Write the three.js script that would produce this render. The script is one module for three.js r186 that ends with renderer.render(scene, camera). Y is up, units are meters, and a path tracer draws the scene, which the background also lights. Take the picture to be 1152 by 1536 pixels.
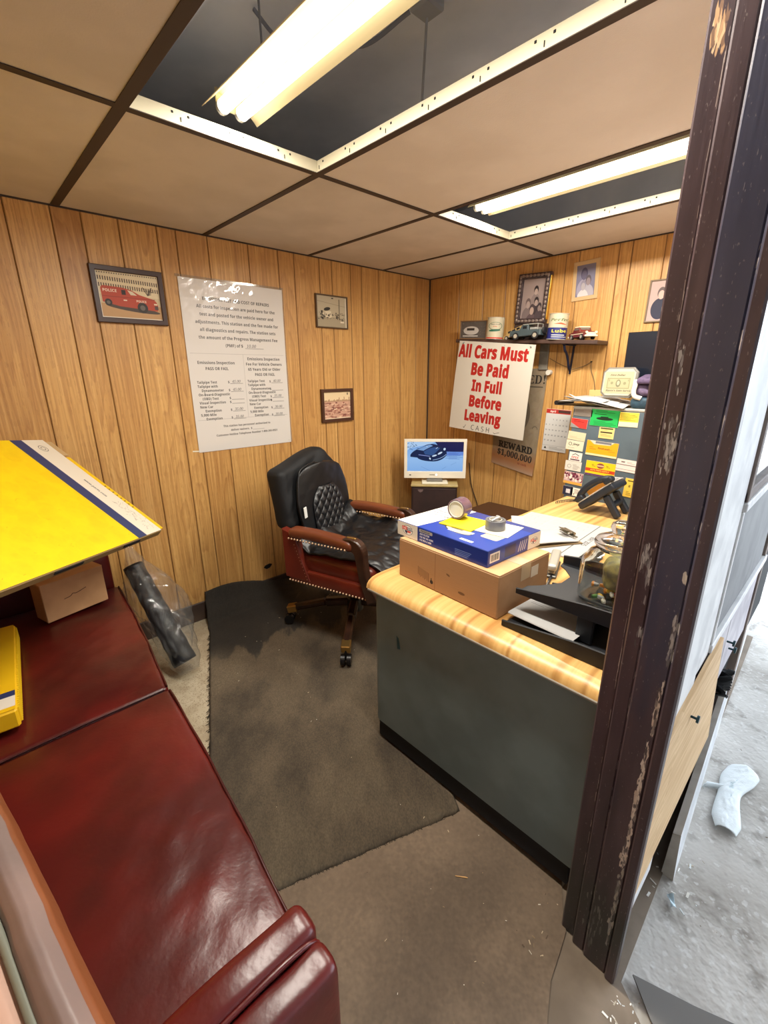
import * as THREE from 'three';
import { RectAreaLightUniformsLib } from 'three/addons/lights/RectAreaLightUniformsLib.js';
import { mergeGeometries, mergeVertices } from 'three/addons/utils/BufferGeometryUtils.js';

// ---------- camera, sky, exposure ----------
const scene = new THREE.Scene();
const camera = new THREE.PerspectiveCamera(97.63, 1152 / 1536, 0.02, 200);
{
  const yaw = 0.757, pitch = 0.3025, roll = -0.0077;
  const F = new THREE.Vector3(Math.sin(yaw) * Math.cos(pitch), -Math.sin(pitch), -Math.cos(yaw) * Math.cos(pitch));
  const R0 = new THREE.Vector3(Math.cos(yaw), 0, Math.sin(yaw)), U0 = new THREE.Vector3().crossVectors(R0, F);
  const c = Math.cos(roll), s = Math.sin(roll);
  const R = R0.clone().multiplyScalar(c).addScaledVector(U0, s), U = U0.clone().multiplyScalar(c).addScaledVector(R0, -s);
  camera.quaternion.setFromRotationMatrix(new THREE.Matrix4().makeBasis(R, U, F.clone().negate()));
  camera.position.set(-2.80, 1.385, 2.445);
}
const SKY = [0.76, 0.87, 1.0], SKY_POWER = 6, TUBE = [1.0, 0.95, 0.85], TUBE_POWER = 95, EXPOSURE = 1.0;
scene.background = new THREE.Color().setRGB(...SKY);
scene.backgroundIntensity = SKY_POWER;
const renderer = new THREE.WebGLRenderer({ antialias: true });
renderer.toneMapping = THREE.LinearToneMapping;
renderer.toneMappingExposure = EXPOSURE;
renderer.shadowMap.enabled = true;
RectAreaLightUniformsLib.init();

// ---------- helpers ----------
let seed = 7;
const rnd = () => { seed |= 0; seed = seed + 0x6D2B79F5 | 0; let t = Math.imul(seed ^ seed >>> 15, 1 | seed); t = t + Math.imul(t ^ t >>> 7, 61 | t) ^ t; return ((t ^ t >>> 14) >>> 0) / 4294967296; };
const rr = (a, b) => a + (b - a) * rnd();
const clamp = (v, a, b) => Math.min(b, Math.max(a, v)), lerp = (a, b, t) => a + (b - a) * t;
const smooth = (a, b, x) => { const t = clamp((x - a) / (b - a), 0, 1); return t * t * (3 - 2 * t); };
const hash = (x, y) => { let h = Math.imul(x, 374761393) + Math.imul(y, 668265263) | 0; h = Math.imul(h ^ h >>> 13, 1274126177); return ((h ^ h >>> 16) >>> 0) / 4294967296; };
function vn(x, y) { const xi = Math.floor(x), yi = Math.floor(y); let u = x - xi, v = y - yi; u = u * u * (3 - 2 * u); v = v * v * (3 - 2 * v); return lerp(lerp(hash(xi, yi), hash(xi + 1, yi), u), lerp(hash(xi, yi + 1), hash(xi + 1, yi + 1), u), v); }
const fbm = (x, y, o = 4) => { let s = 0, a = 0.5, n = 0; for (let i = 0; i < o; i++) { s += a * vn(x, y); n += a; a *= 0.5; x = x * 2.03 + 17.1; y = y * 2.03 + 9.7; } return s / n; };
const names = new Map();
function numbered(n) { const k = names.get(n) || 0; names.set(n, k + 1); return k ? n + '_' + String(k).padStart(3, '0') : n; }
function thing(name, label, category, pos = [0, 0, 0], turn = 0, group) {
  const o = new THREE.Group(); o.name = numbered(name); scene.add(o); o.position.set(...pos); o.rotation.y = turn;
  o.userData = { label, category }; if (group) o.userData.group = group; return o;
}
function struct(name, label) { const o = new THREE.Group(); o.name = numbered(name); o.userData = { kind: 'structure' }; if (label) o.userData.label = label; scene.add(o); return o; }
function stuff(name, label, category, geo, mat) { const m = obj(name, geo, mat, scene); m.userData = { label, category, kind: 'stuff' }; return m; }
function obj(name, geo, mat, parent, pos, rot) {
  const g = Array.isArray(geo) ? merge(geo) : geo;
  const m = new THREE.Mesh(g, mat); m.name = parent === scene ? numbered(name) : name; m.castShadow = m.receiveShadow = true; parent.add(m);
  if (pos) m.position.set(...pos); if (rot) m.rotation.set(...rot); return m;
}
function merge(list) { return mergeGeometries(list.map((g) => { const h = g.index ? g.toNonIndexed() : g; for (const k of Object.keys(h.attributes)) if (!['position', 'normal', 'uv'].includes(k)) h.deleteAttribute(k); return h; })); }
// uv in metres from the dominant axis of each corner's normal
function metric(g, k = 1) {
  if (g.index) g = g.toNonIndexed();
  if (!g.attributes.normal) g.computeVertexNormals();
  const p = g.attributes.position, uv = new Float32Array(p.count * 2), a = new THREE.Vector3(), b = new THREE.Vector3(), c = new THREE.Vector3();
  for (let i = 0; i < p.count; i += 3) {
    a.fromBufferAttribute(p, i); b.fromBufferAttribute(p, i + 1); c.fromBufferAttribute(p, i + 2);
    const n = b.clone().sub(a).cross(c.clone().sub(a)), x = Math.abs(n.x), y = Math.abs(n.y), z = Math.abs(n.z);
    [a, b, c].forEach((q, j) => { const o = (i + j) * 2; if (z >= x && z >= y) { uv[o] = q.x * k; uv[o + 1] = q.y * k; } else if (x >= y) { uv[o] = q.z * k; uv[o + 1] = q.y * k; } else { uv[o] = q.x * k; uv[o + 1] = q.z * k; } });
  }
  g.setAttribute('uv', new THREE.BufferAttribute(uv, 2)); return g;
}
// a chamfered box; its centre at x, y, z
function box(w, h, d, x = 0, y = 0, z = 0, c = 0.002) {
  c = Math.min(c, w * 0.45, h * 0.45, d * 0.45);
  if (c <= 0) return metric(new THREE.BoxGeometry(w, h, d).translate(x, y, z));
  const X = w / 2, Y = h / 2, Z = d / 2, P = [];
  const q = (a, b, cc, dd, n) => { const nn = new THREE.Vector3(...n), e1 = new THREE.Vector3().subVectors(b, a), e2 = new THREE.Vector3().subVectors(cc, a); if (e1.cross(e2).dot(nn) < 0) [b, dd] = [dd, b]; P.push(a, b, cc, a, cc, dd); };
  const t = (a, b, cc, n) => { const e1 = new THREE.Vector3().subVectors(b, a), e2 = new THREE.Vector3().subVectors(cc, a); if (e1.cross(e2).dot(n) < 0) [b, cc] = [cc, b]; P.push(a, b, cc); };
  const V = (a, b, cc) => new THREE.Vector3(a, b, cc);
  for (const s of [-1, 1]) {
    q(V(s * X, -Y + c, -Z + c), V(s * X, Y - c, -Z + c), V(s * X, Y - c, Z - c), V(s * X, -Y + c, Z - c), [s, 0, 0]);
    q(V(-X + c, s * Y, -Z + c), V(X - c, s * Y, -Z + c), V(X - c, s * Y, Z - c), V(-X + c, s * Y, Z - c), [0, s, 0]);
    q(V(-X + c, -Y + c, s * Z), V(X - c, -Y + c, s * Z), V(X - c, Y - c, s * Z), V(-X + c, Y - c, s * Z), [0, 0, s]);
    for (const r of [-1, 1]) {
      q(V(s * X, r * (Y - c), -Z + c), V(s * X, r * (Y - c), Z - c), V(s * (X - c), r * Y, Z - c), V(s * (X - c), r * Y, -Z + c), [s, r, 0]);
      q(V(s * X, -Y + c, r * (Z - c)), V(s * X, Y - c, r * (Z - c)), V(s * (X - c), Y - c, r * Z), V(s * (X - c), -Y + c, r * Z), [s, 0, r]);
      q(V(-X + c, s * Y, r * (Z - c)), V(X - c, s * Y, r * (Z - c)), V(X - c, s * (Y - c), r * Z), V(-X + c, s * (Y - c), r * Z), [0, s, r]);
      for (const k of [-1, 1]) t(V(s * X, r * (Y - c), k * (Z - c)), V(s * (X - c), r * Y, k * (Z - c)), V(s * (X - c), r * (Y - c), k * Z), V(s, r, k));
    }
  }
  const g = new THREE.BufferGeometry().setFromPoints(P); g.computeVertexNormals(); return metric(g.translate(x, y, z));
}
const bxx = (x0, x1, y0, y1, z0, z1, c) => box(x1 - x0, y1 - y0, z1 - z0, (x0 + x1) / 2, (y0 + y1) / 2, (z0 + z1) / 2, c);
// weld, smooth normals, metric uv
function soft(g) { g.deleteAttribute('uv'); g.deleteAttribute('normal'); g = mergeVertices(g, 1e-5); g.computeVertexNormals(); return metric(g); }
// a padded box with rounded edges; fn(point, u, v, w) moves each point
function puff(w, h, d, n, r, fn) {
  const g = new THREE.BoxGeometry(2, 2, 2, ...n), p = g.attributes.position, q = new THREE.Vector3(), H = [w / 2, h / 2, d / 2];
  for (let i = 0; i < p.count; i++) {
    const s = [p.getX(i), p.getY(i), p.getZ(i)].map((t, k) => n[k] > 2 ? Math.sin(t * Math.PI / 2) : t);
    const e = s.map((t, k) => t * H[k]), inn = e.map((t, k) => clamp(t, -H[k] + Math.min(r, H[k]), H[k] - Math.min(r, H[k])));
    q.set(e[0] - inn[0], e[1] - inn[1], e[2] - inn[2]); const L = q.length(); if (L > 1e-9) q.multiplyScalar(Math.min(r, Math.min(...H)) / L);
    q.x += inn[0]; q.y += inn[1]; q.z += inn[2]; if (fn) fn(q, ...s); p.setXYZ(i, q.x, q.y, q.z);
  }
  return soft(g);
}
function tube(pts, r, seg = 24, rad = 8, closed = false) { return new THREE.TubeGeometry(new THREE.CatmullRomCurve3(pts.map((p) => new THREE.Vector3(...p)), closed), seg, r, rad, closed); }
function rod(a, b, r, n = 10, r2 = r) { const A = new THREE.Vector3(...a), B = new THREE.Vector3(...b), d = B.clone().sub(A), g = new THREE.CylinderGeometry(r2, r, d.length(), n); g.translate(0, d.length() / 2, 0); g.applyQuaternion(new THREE.Quaternion().setFromUnitVectors(new THREE.Vector3(0, 1, 0), d.normalize())); return g.translate(...a); }
// a square bar from a to b
function bar(a, b, w, h, c = 0.002) { const A = new THREE.Vector3(...a), B = new THREE.Vector3(...b), d = B.clone().sub(A), g = box(w, h, d.length(), 0, 0, 0, c), m = new THREE.Matrix4().lookAt(B, A, new THREE.Vector3(0, 1, 0.001)); g.applyMatrix4(m); return g.translate((a[0] + b[0]) / 2, (a[1] + b[1]) / 2, (a[2] + b[2]) / 2); }
function shape(pts) { const s = new THREE.Shape(); pts.forEach((p, i) => i ? s.lineTo(p[0], p[1]) : s.moveTo(p[0], p[1])); return s; }
function prism(pts, depth, bevel = 0, steps = 1) { return metric(new THREE.ExtrudeGeometry(shape(pts), { depth, steps, bevelEnabled: bevel > 0, bevelSize: bevel, bevelThickness: bevel, bevelSegments: 1, bevelOffset: -bevel, curveSegments: 8 })); }
// plan polygon [x, z] raised from y0 to y1
function slab(pts, y0, y1) { return metric(prism(pts.map(([x, z]) => [x, -z]), y1 - y0).rotateX(-Math.PI / 2).translate(0, y0, 0)); }
// grid surface given by f(u, v) -> [x, y, z]
function sheet(nu, nv, f, thick = 0) {
  const P = [], I = [], UV = [];
  for (let j = 0; j <= nv; j++) for (let i = 0; i <= nu; i++) { P.push(...f(i / nu, j / nv)); UV.push(i / nu, j / nv); }
  const id = (i, j) => j * (nu + 1) + i;
  for (let j = 0; j < nv; j++) for (let i = 0; i < nu; i++) I.push(id(i, j), id(i + 1, j), id(i + 1, j + 1), id(i, j), id(i + 1, j + 1), id(i, j + 1));
  let g = new THREE.BufferGeometry(); g.setAttribute('position', new THREE.Float32BufferAttribute(P, 3)); g.setAttribute('uv', new THREE.Float32BufferAttribute(UV, 2)); g.setIndex(I); g.computeVertexNormals();
  if (thick) {
    const n = g.attributes.normal, N = P.length / 3, Q = P.slice(), UV2 = UV.concat(UV), I2 = I.slice();
    for (let i = 0; i < N; i++) Q.push(P[3 * i] - n.getX(i) * thick, P[3 * i + 1] - n.getY(i) * thick, P[3 * i + 2] - n.getZ(i) * thick);
    for (let k = 0; k < I.length; k += 3) I2.push(I[k] + N, I[k + 2] + N, I[k + 1] + N);
    const rim = []; for (let i = 0; i < nu; i++) rim.push([id(i + 1, 0), id(i, 0)], [id(i, nv), id(i + 1, nv)]); for (let j = 0; j < nv; j++) rim.push([id(0, j), id(0, j + 1)], [id(nu, j + 1), id(nu, j)]);
    for (const [a, b] of rim) I2.push(a, b, b + N, a, b + N, a + N);
    g = new THREE.BufferGeometry(); g.setAttribute('position', new THREE.Float32BufferAttribute(Q, 3)); g.setAttribute('uv', new THREE.Float32BufferAttribute(UV2, 2)); g.setIndex(I2); g.computeVertexNormals();
  }
  return g;
}
// flat printed face w x h in the xy plane, uv 0..1, facing +z
const face = (w, h, x = 0, y = 0, z = 0) => new THREE.PlaneGeometry(w, h).translate(x, y, z);
// thin card: front face carries uv 0..1
function card(w, h, d) { const g = new THREE.BoxGeometry(w, h, d); return g; }

// ---------- textures ----------
function canvasTex(w, h, draw, srgb = true) {
  const c = document.createElement('canvas'); c.width = w; c.height = h; const g = c.getContext('2d'); draw(g, w, h);
  const t = new THREE.CanvasTexture(c); if (srgb) t.colorSpace = THREE.SRGBColorSpace; t.anisotropy = 8; t.wrapS = t.wrapT = THREE.ClampToEdgeWrapping; return t;
}
// f(x, y) -> [r, g, b] 0..255 (sRGB) or a grey number; covers mw x mh metres when repeating
function field(w, h, f, mw, mh, srgb = true) {
  const d = new Uint8Array(w * h * 4);
  for (let j = 0; j < h; j++) for (let i = 0; i < w; i++) { const v = f(i / w, j / h), o = (j * w + i) * 4; if (typeof v === 'number') d[o] = d[o + 1] = d[o + 2] = clamp(v, 0, 255); else { d[o] = clamp(v[0], 0, 255); d[o + 1] = clamp(v[1], 0, 255); d[o + 2] = clamp(v[2], 0, 255); } d[o + 3] = 255; }
  const t = new THREE.DataTexture(d, w, h); t.magFilter = THREE.LinearFilter; t.minFilter = THREE.LinearMipmapLinearFilter; t.generateMipmaps = true; if (srgb) t.colorSpace = THREE.SRGBColorSpace;
  t.wrapS = t.wrapT = THREE.RepeatWrapping; t.repeat.set(1 / mw, 1 / mh); t.needsUpdate = true; return t;
}
// seamless noise
const tnoise = (u, v, fx, fy, o = 4) => { const a = fbm(u * fx, v * fy, o), b = fbm((u - 1) * fx, v * fy, o), c = fbm(u * fx, (v - 1) * fy, o), d = fbm((u - 1) * fx, (v - 1) * fy, o); const p = smooth(0.75, 1, u), q = smooth(0.75, 1, v); return lerp(lerp(a, b, p), lerp(c, d, p), q); };
const mix3 = (a, b, t) => [lerp(a[0], b[0], t), lerp(a[1], b[1], t), lerp(a[2], b[2], t)];
const std = (o) => new THREE.MeshStandardMaterial(o), phys = (o) => new THREE.MeshPhysicalMaterial(o);
const C = (hex) => new THREE.Color(hex);
const grain = field(512, 512, (u, v) => 90 + 150 * tnoise(u, v, 90, 90, 3), 0.25, 0.25, false);
const blotch = field(512, 512, (u, v) => 60 + 170 * tnoise(u, v, 7, 7, 6), 0.8, 0.8, false);
const plain = (hex, rough = 0.6, extra = {}) => std({ color: C(hex), roughness: rough, ...extra });
// a colour with slow variation and dirt
function mottled(hex, hex2, rough, mw, f = 6, extra = {}) {
  const a = C(hex).convertLinearToSRGB(), b = C(hex2).convertLinearToSRGB(), A = [a.r * 255, a.g * 255, a.b * 255], B = [b.r * 255, b.g * 255, b.b * 255];
  return std({ map: field(512, 512, (u, v) => mix3(A, B, clamp((tnoise(u, v, f, f, 6) - 0.32) * 2.6, 0, 1)), mw, mw), roughness: rough, ...extra });
}

// ---------- materials of the room ----------
function panelTex(L, grooves, s0) {   // printed wood grain of the wall panelling, plank by plank
  const W = 2048, Hh = 1536, Ht = 2.1, edges = grooves.slice();
  return field(W, Hh, (u, v) => {
    const x = u * L, y = v * Ht; let k = 0; while (k < edges.length - 2 && x > edges[k + 1]) k++;
    const a = edges[k], b = edges[k + 1], h1 = hash(k + s0, 3), h2 = hash(k + s0, 11), h3 = hash(k + s0, 23);
    const wob = (fbm(x * 5 + k * 9.1, y * 1.6 + k * 3.3, 3) - 0.5);
    const lx = x - lerp(a, b, 0.25 + 0.5 * h1) + 0.06 * wob;
    const cath = h2 > 0.35 ? 1 : 0.12;
    const z0 = 0.018 + cath * 0.05 * Math.abs(((y * (0.55 + 0.5 * h3) + h1 * 3 + 0.25 * (fbm(y * 2 + k, k, 2) - .5)) % 1.3) - 0.65) * 2;
    const d = Math.sqrt(lx * lx * (cath > 0.5 ? 1 : 3.2) + z0 * z0);
    const ring = d * (cath > 0.5 ? 58 : 44) + 1.3 * (fbm(x * 40, y * 3, 2) - 0.5), fr = ring - Math.floor(ring);
    const line = Math.pow(fr, 3) * (fr < 0.93 ? 1 : (1 - fr) / 0.07);
    const pore = vn(x * 900 + k, y * 26), fine = fbm(x * 160 + k * 7, y * 2.2, 3), broad = fbm(x * 3.1 + s0, y * 0.7 + k * 1.7, 3), cloud = fbm(x * 9, y * 6 + k, 3);
    let c = mix3([215, 168, 100], [189, 139, 78], clamp(broad * 1.5 - 0.3 + (h3 - 0.5) * 0.35, 0, 1));
    c = mix3(c, [156, 106, 56], 0.52 * line * (0.45 + cloud));
    c = mix3(c, [238, 196, 128], clamp((fine - 0.5) * 1.3, 0, 0.5));
    c = mix3(c, [150, 100, 52], clamp((0.45 - fine) * 1.0, 0, 0.32));
    if (pore > 0.8) c = mix3(c, [128, 84, 42], 0.22);
    const e = Math.min(x - a, b - x); if (e < 0.006) c = mix3(c, [110, 72, 38], 0.5 * (1 - e / 0.006));
    const scuff = smooth(0.2, 0.0, y) * fbm(x * 6, y * 14, 3); return mix3(c, [92, 74, 54], 0.7 * scuff);
  }, L, Ht);
}
const M = {};
M.deck = mottled('#e6ecf8', '#d2dae8', 0.9, 1.2);
M.tile = mottled('#d8cec1', '#ccc2b4', 0.95, 0.9, 5, { bumpMap: grain, bumpScale: 0.0006 });
M.tileB = mottled('#e6dccf', '#ddd2c4', 0.95, 0.9, 5, { bumpMap: grain, bumpScale: 0.0006 });
M.flange = plain('#3a2c22', 0.6);
M.web = plain('#c6bb9f', 0.5);
M.dark = plain('#0c0c0e', 0.8);
M.baseboard = mottled('#4a3a30', '#3b2d26', 0.55, 0.6);
M.floor = std({ map: field(512, 512, (u, v) => { const s = tnoise(u, v, 110, 110, 2), b = tnoise(u, v, 8, 8, 4); return mix3(mix3([186, 174, 150], [158, 143, 118], clamp(b * 1.6 - 0.4, 0, 1)), [122, 106, 84], s > 0.66 ? 0.55 : 0); }, 0.4, 0.4), roughness: 0.55 });
M.threshold = mottled('#857564', '#6d5e4e', 0.75, 0.5, 6, { bumpMap: blotch, bumpScale: 0.002 });
M.concrete = std({ map: field(1024, 1024, (u, v) => { const b = tnoise(u, v, 6, 6, 6), s = tnoise(u, v, 90, 90, 3), m = tnoise(u, v, 26, 26, 4); let c = mix3([196, 191, 184], [158, 151, 142], clamp((b - 0.3) * 2.3, 0, 1)); c = mix3(c, [112, 105, 97], clamp((m - 0.58) * 3, 0, 0.45)); return mix3(c, [214, 212, 208], s > 0.64 ? 0.45 : 0); }, 1.3, 1.3),
  bumpMap: field(1024, 1024, (u, v) => 40 + 120 * tnoise(u, v, 34, 34, 5) + 90 * tnoise(u, v, 120, 120, 2), 1.3, 1.3, false), bumpScale: 0.006, roughness: 0.92 });
M.white = mottled('#e6e4e2', '#cfcdcc', 0.6, 0.5, 9);
M.greyboard = mottled('#c9c3c6', '#aea7ac', 0.65, 0.5, 8);
M.darkpanel = mottled('#6d6d70', '#55565a', 0.5, 0.5, 8);
M.plywood = std({ map: field(512, 512, (u, v) => { const f = fbm(u * 5, v * 120, 3), b = tnoise(u, v, 4, 9, 3); return mix3([224, 190, 146], [196, 156, 108], clamp(f * 1.4 - 0.3 + (b - 0.5) * 0.5, 0, 1)); }, 0.6, 0.6), roughness: 0.7 });
M.glass = phys({ color: C('#f2f7fa'), roughness: 0.03, transmission: 1, thickness: 0, ior: 1.5 });
M.brown = mottled('#8a7a70', '#6f6059', 0.7, 0.5);

// ---------- ground and added garage shell ----------
const H = 2.04, A = 0.962, B = -2.318, Cc = -1.702, D = -1.085, Ee = -0.482, WEST = -3.34;
{
  const f = struct('floor');
  obj('floor_slab', bxx(WEST - 0.1, 0.12, -0.12, 0, -0.12, 2.14, 0), M.floor, f);
  obj('threshold', slab([[-3.2, 2.14], [0.1, 2.14], [0.1, 2.28], [-1.93, 2.33], [-2.0, 2.42], [-2.12, 2.62], [-3.2, 2.75]], -0.1, 0.001), M.threshold, f);
  const g = struct('ground');
  const n = 150, geo = sheet(n, n, (u, v) => { const x = -3.2 + 4.6 * u, z = 2.2 + 2.6 * (1 - v); return [x, -0.006 + 0.006 * (fbm(x * 10, z * 10, 3) - 0.5) + 0.003 * (vn(x * 60, z * 60) - 0.5), z]; });
  obj('concrete_apron', metric(geo), M.concrete, g);
  obj('concrete_yard', bxx(1.35, 26, -0.2, -0.012, -20, 26, 0), M.concrete, g);
  obj('concrete_bay', bxx(-7, 1.4, -0.2, -0.014, 4.7, 9, 0), M.concrete, g);
  obj('concrete_bed', bxx(-7, 1.4, -0.2, -0.03, 2.2, 4.8, 0), M.concrete, g);
  const r = struct('wall_garage_added');  // unseen shell, added to hold back and steer the skylight
  obj('added_rear_wall', bxx(-7, 1.2, 0, 3.3, 8.6, 8.8, 0), M.white, r);
  obj('added_end_wall', bxx(-7.2, -7, 0, 3.3, 2.2, 8.8, 0), M.white, r);
  obj('added_roof', bxx(-7.2, 1.2, 3.3, 3.45, 2.2, 8.8, 0), M.white, r);
  obj('front_wall_top', bxx(-7.2, 1.2, 2.8, 3.3, 2.2, 2.32, 0), M.white, r);
  obj('front_wall_side', bxx(-7.2, -3.2, 0, 2.8, 2.2, 2.32, 0), M.white, r);
}
// ---------- room walls ----------
{
  const gx = [WEST, -3.12, -2.90, -2.70, -2.488, -2.337, -2.231, -2.09, -1.93, -1.844, -1.691, -1.472, -1.292, -1.188, -1.011, -0.917, -0.77, -0.675, -0.522, -0.312, -0.147, 0];
  const w = struct('wall_left'), L = 3.4;
  const mat = std({ map: panelTex(L, gx.map((x) => x + L), 5), roughness: 0.42, bumpMap: grain, bumpScale: 0.0004 });
  obj('wall_backing', bxx(WEST - 0.12, 0.12, -0.1, 2.9, -0.14, -0.007, 0), M.flange, w);
  gx.forEach((x, i) => {
    if (i === gx.length - 1) return; const a = x + 0.0009, b = gx[i + 1] - 0.0009, c = 0.0024;
    const g = prism([[a, -0.006], [b, -0.006], [b, -c], [b - c, 0], [a + c, 0], [a, -c]].map(([p, q]) => [p, -q]), H + 0.06).rotateX(-Math.PI / 2);
    obj('plank', metric(g), mat, w);
  });
  // the broken spot near the floor
  const hole = obj('hole', prism([[0.022, 0], [0.03, 0.012], [0.012, 0.02], [-0.02, 0.014], [-0.03, 0.002], [-0.012, -0.012], [0.01, -0.008]], 0.002), M.dark, w, [-1.523, 0.193, 0.0005]);
  hole.userData.label = 'dark ragged hole broken through the panelling';
  const gz = [0, 0.277, 0.483, 0.656, 0.838, 1.05, 1.129, 1.346, 1.413, 1.57, 1.72, 1.9, 2.0, 2.18];
  const w2 = struct('wall_right'), L2 = 2.3, mat2 = std({ map: panelTex(L2, gz, 60), roughness: 0.42, bumpMap: grain, bumpScale: 0.0004 });
  obj('wall_backing', bxx(0.007, 0.12, -0.1, 2.9, -0.007, 2.20, 0), M.flange, w2);
  gz.forEach((z, i) => {
    if (i === gz.length - 1) return; const a = z + 0.0009, b = gz[i + 1] - 0.0009, c = 0.0024;
    const g = prism([[0.006, a], [0.006, b], [c, b], [0, b - c], [0, a + c], [c, a]].map(([p, q]) => [p, -q]), H + 0.06).rotateX(-Math.PI / 2);
    obj('plank', metric(g), mat2, w2);
  });
  const bl = struct('baseboard_left'); obj('baseboard_board', bxx(WEST, 0, 0, 0.112, 0.001, 0.013, 0.003), M.baseboard, bl);
  const br = struct('baseboard_right'); obj('baseboard_board', bxx(-0.012, -0.001, 0, 0.11, 0.014, 2.17, 0.003), M.baseboard, br);
  const tr = struct('trim_1'); obj('corner_strip', bxx(-0.010, -0.0005, 0.112, H, 0.0005, 0.010, 0.002), M.flange, tr);
  const ww = struct('wall_rear'); obj('wall_board', bxx(WEST - 0.12, WEST, -0.1, 2.9, -0.14, 2.3, 0), mat, ww);
}
// ---------- ceiling ----------
{
  const c = struct('ceiling');
  const X = [WEST, B, Cc, D, Ee, 0.0], y0 = H + 0.002, th = 0.016;
  const tileAt = (i, z0, z1, m) => obj('tile', box(X[i + 1] - X[i] - 0.008, th, z1 - z0 - 0.008, (X[i] + X[i + 1]) / 2, y0 + th / 2, (z0 + z1) / 2, 0.003), m, c);
  for (let i = 0; i < 5; i++) tileAt(i, 0.0, A, M.tile);
  tileAt(0, A, 2.19, M.tile); tileAt(2, A, 2.19, M.tileB); tileAt(4, A, 2.19, M.tile);
  const slot = box(0.0022, 0.011, 0.003, 0, 0, 0, 0), hole = box(0.006, 0.006, 0.003, 0, 0, 0, 0.001);
  const runner = (x0, z0, x1, z1, w = 0.024) => {   // an inverted T of sheet steel: brown flange, white web with slots
    const L = Math.hypot(x1 - x0, z1 - z0), g = new THREE.Group(); g.name = 'ceiling_runner'; c.add(g); g.position.set(x0, 0, z0); g.rotation.y = -Math.atan2(z1 - z0, x1 - x0);
    obj('flange', bxx(0, L, H - 0.0012, H + 0.0012, -w / 2, w / 2, 0.0004), M.flange, g); obj('web', bxx(0, L, H + 0.0012, H + 0.040, -0.0022, 0.0022, 0.0004), M.web, g);
    const s = []; for (let d = 0.15; d < L - 0.05; d += 0.165) { for (const k of [-1, 1]) { s.push(slot.clone().translate(d, H + 0.018, k * 0.0022)); for (const e of [-0.022, 0.022]) s.push(hole.clone().translate(d + e, H + 0.030, k * 0.0022)); } }
    if (s.length) obj('slot', s, M.dark, g);
  };
  runner(B, 0, B, 2.19, 0.032); runner(Cc, 0, Cc, 2.19, 0.026); runner(D, 0, D, 2.19); runner(Ee, 0, Ee, 2.19);
  runner(WEST, A, B - 0.003, A); runner(B + 0.003, A, Cc - 0.003, A); runner(Cc + 0.003, A, D - 0.003, A); runner(D + 0.003, A, Ee - 0.003, A); runner(Ee + 0.003, A, 0, A);
  obj('wall_angle', [bxx(WEST, 0, H - 0.004, H + 0.018, 0.0005, 0.004, 0), bxx(-0.004, -0.0005, H - 0.004, H + 0.018, 0.004, 2.18, 0)], M.flange, c);
  obj('deck', bxx(WEST - 0.12, 0.12, 2.42, 2.9, -0.14, 2.32, 0), M.deck, c);
  obj('plenum_lining', [bxx(WEST, 0, H + 0.07, 2.42, 0.0, 0.01, 0), bxx(-0.01, 0, H + 0.07, 2.42, 0.01, 2.18, 0), bxx(WEST, WEST + 0.01, H + 0.07, 2.42, 0.01, 2.18, 0), bxx(WEST, 0, H + 0.07, 2.42, 2.17, 2.18, 0)], M.deck, c);
  obj('junction_box', [box(0.075, 0.035, 0.075, -1.55, 2.40, 1.32, 0.006), rod([-1.55, 2.37, 1.32], [-1.55, 2.1, 1.30], 0.004)], plain('#aab0bd', 0.8), c);
  obj('cable', tube([[-1.9, 2.41, 0.95], [-1.86, 2.34, 1.0], [-1.8, 2.31, 1.05], [-1.74, 2.34, 1.1], [-1.66, 2.33, 1.16], [-1.58, 2.39, 1.28]], 0.006, 40), plain('#8a90a0', 0.8), c);
}
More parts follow.
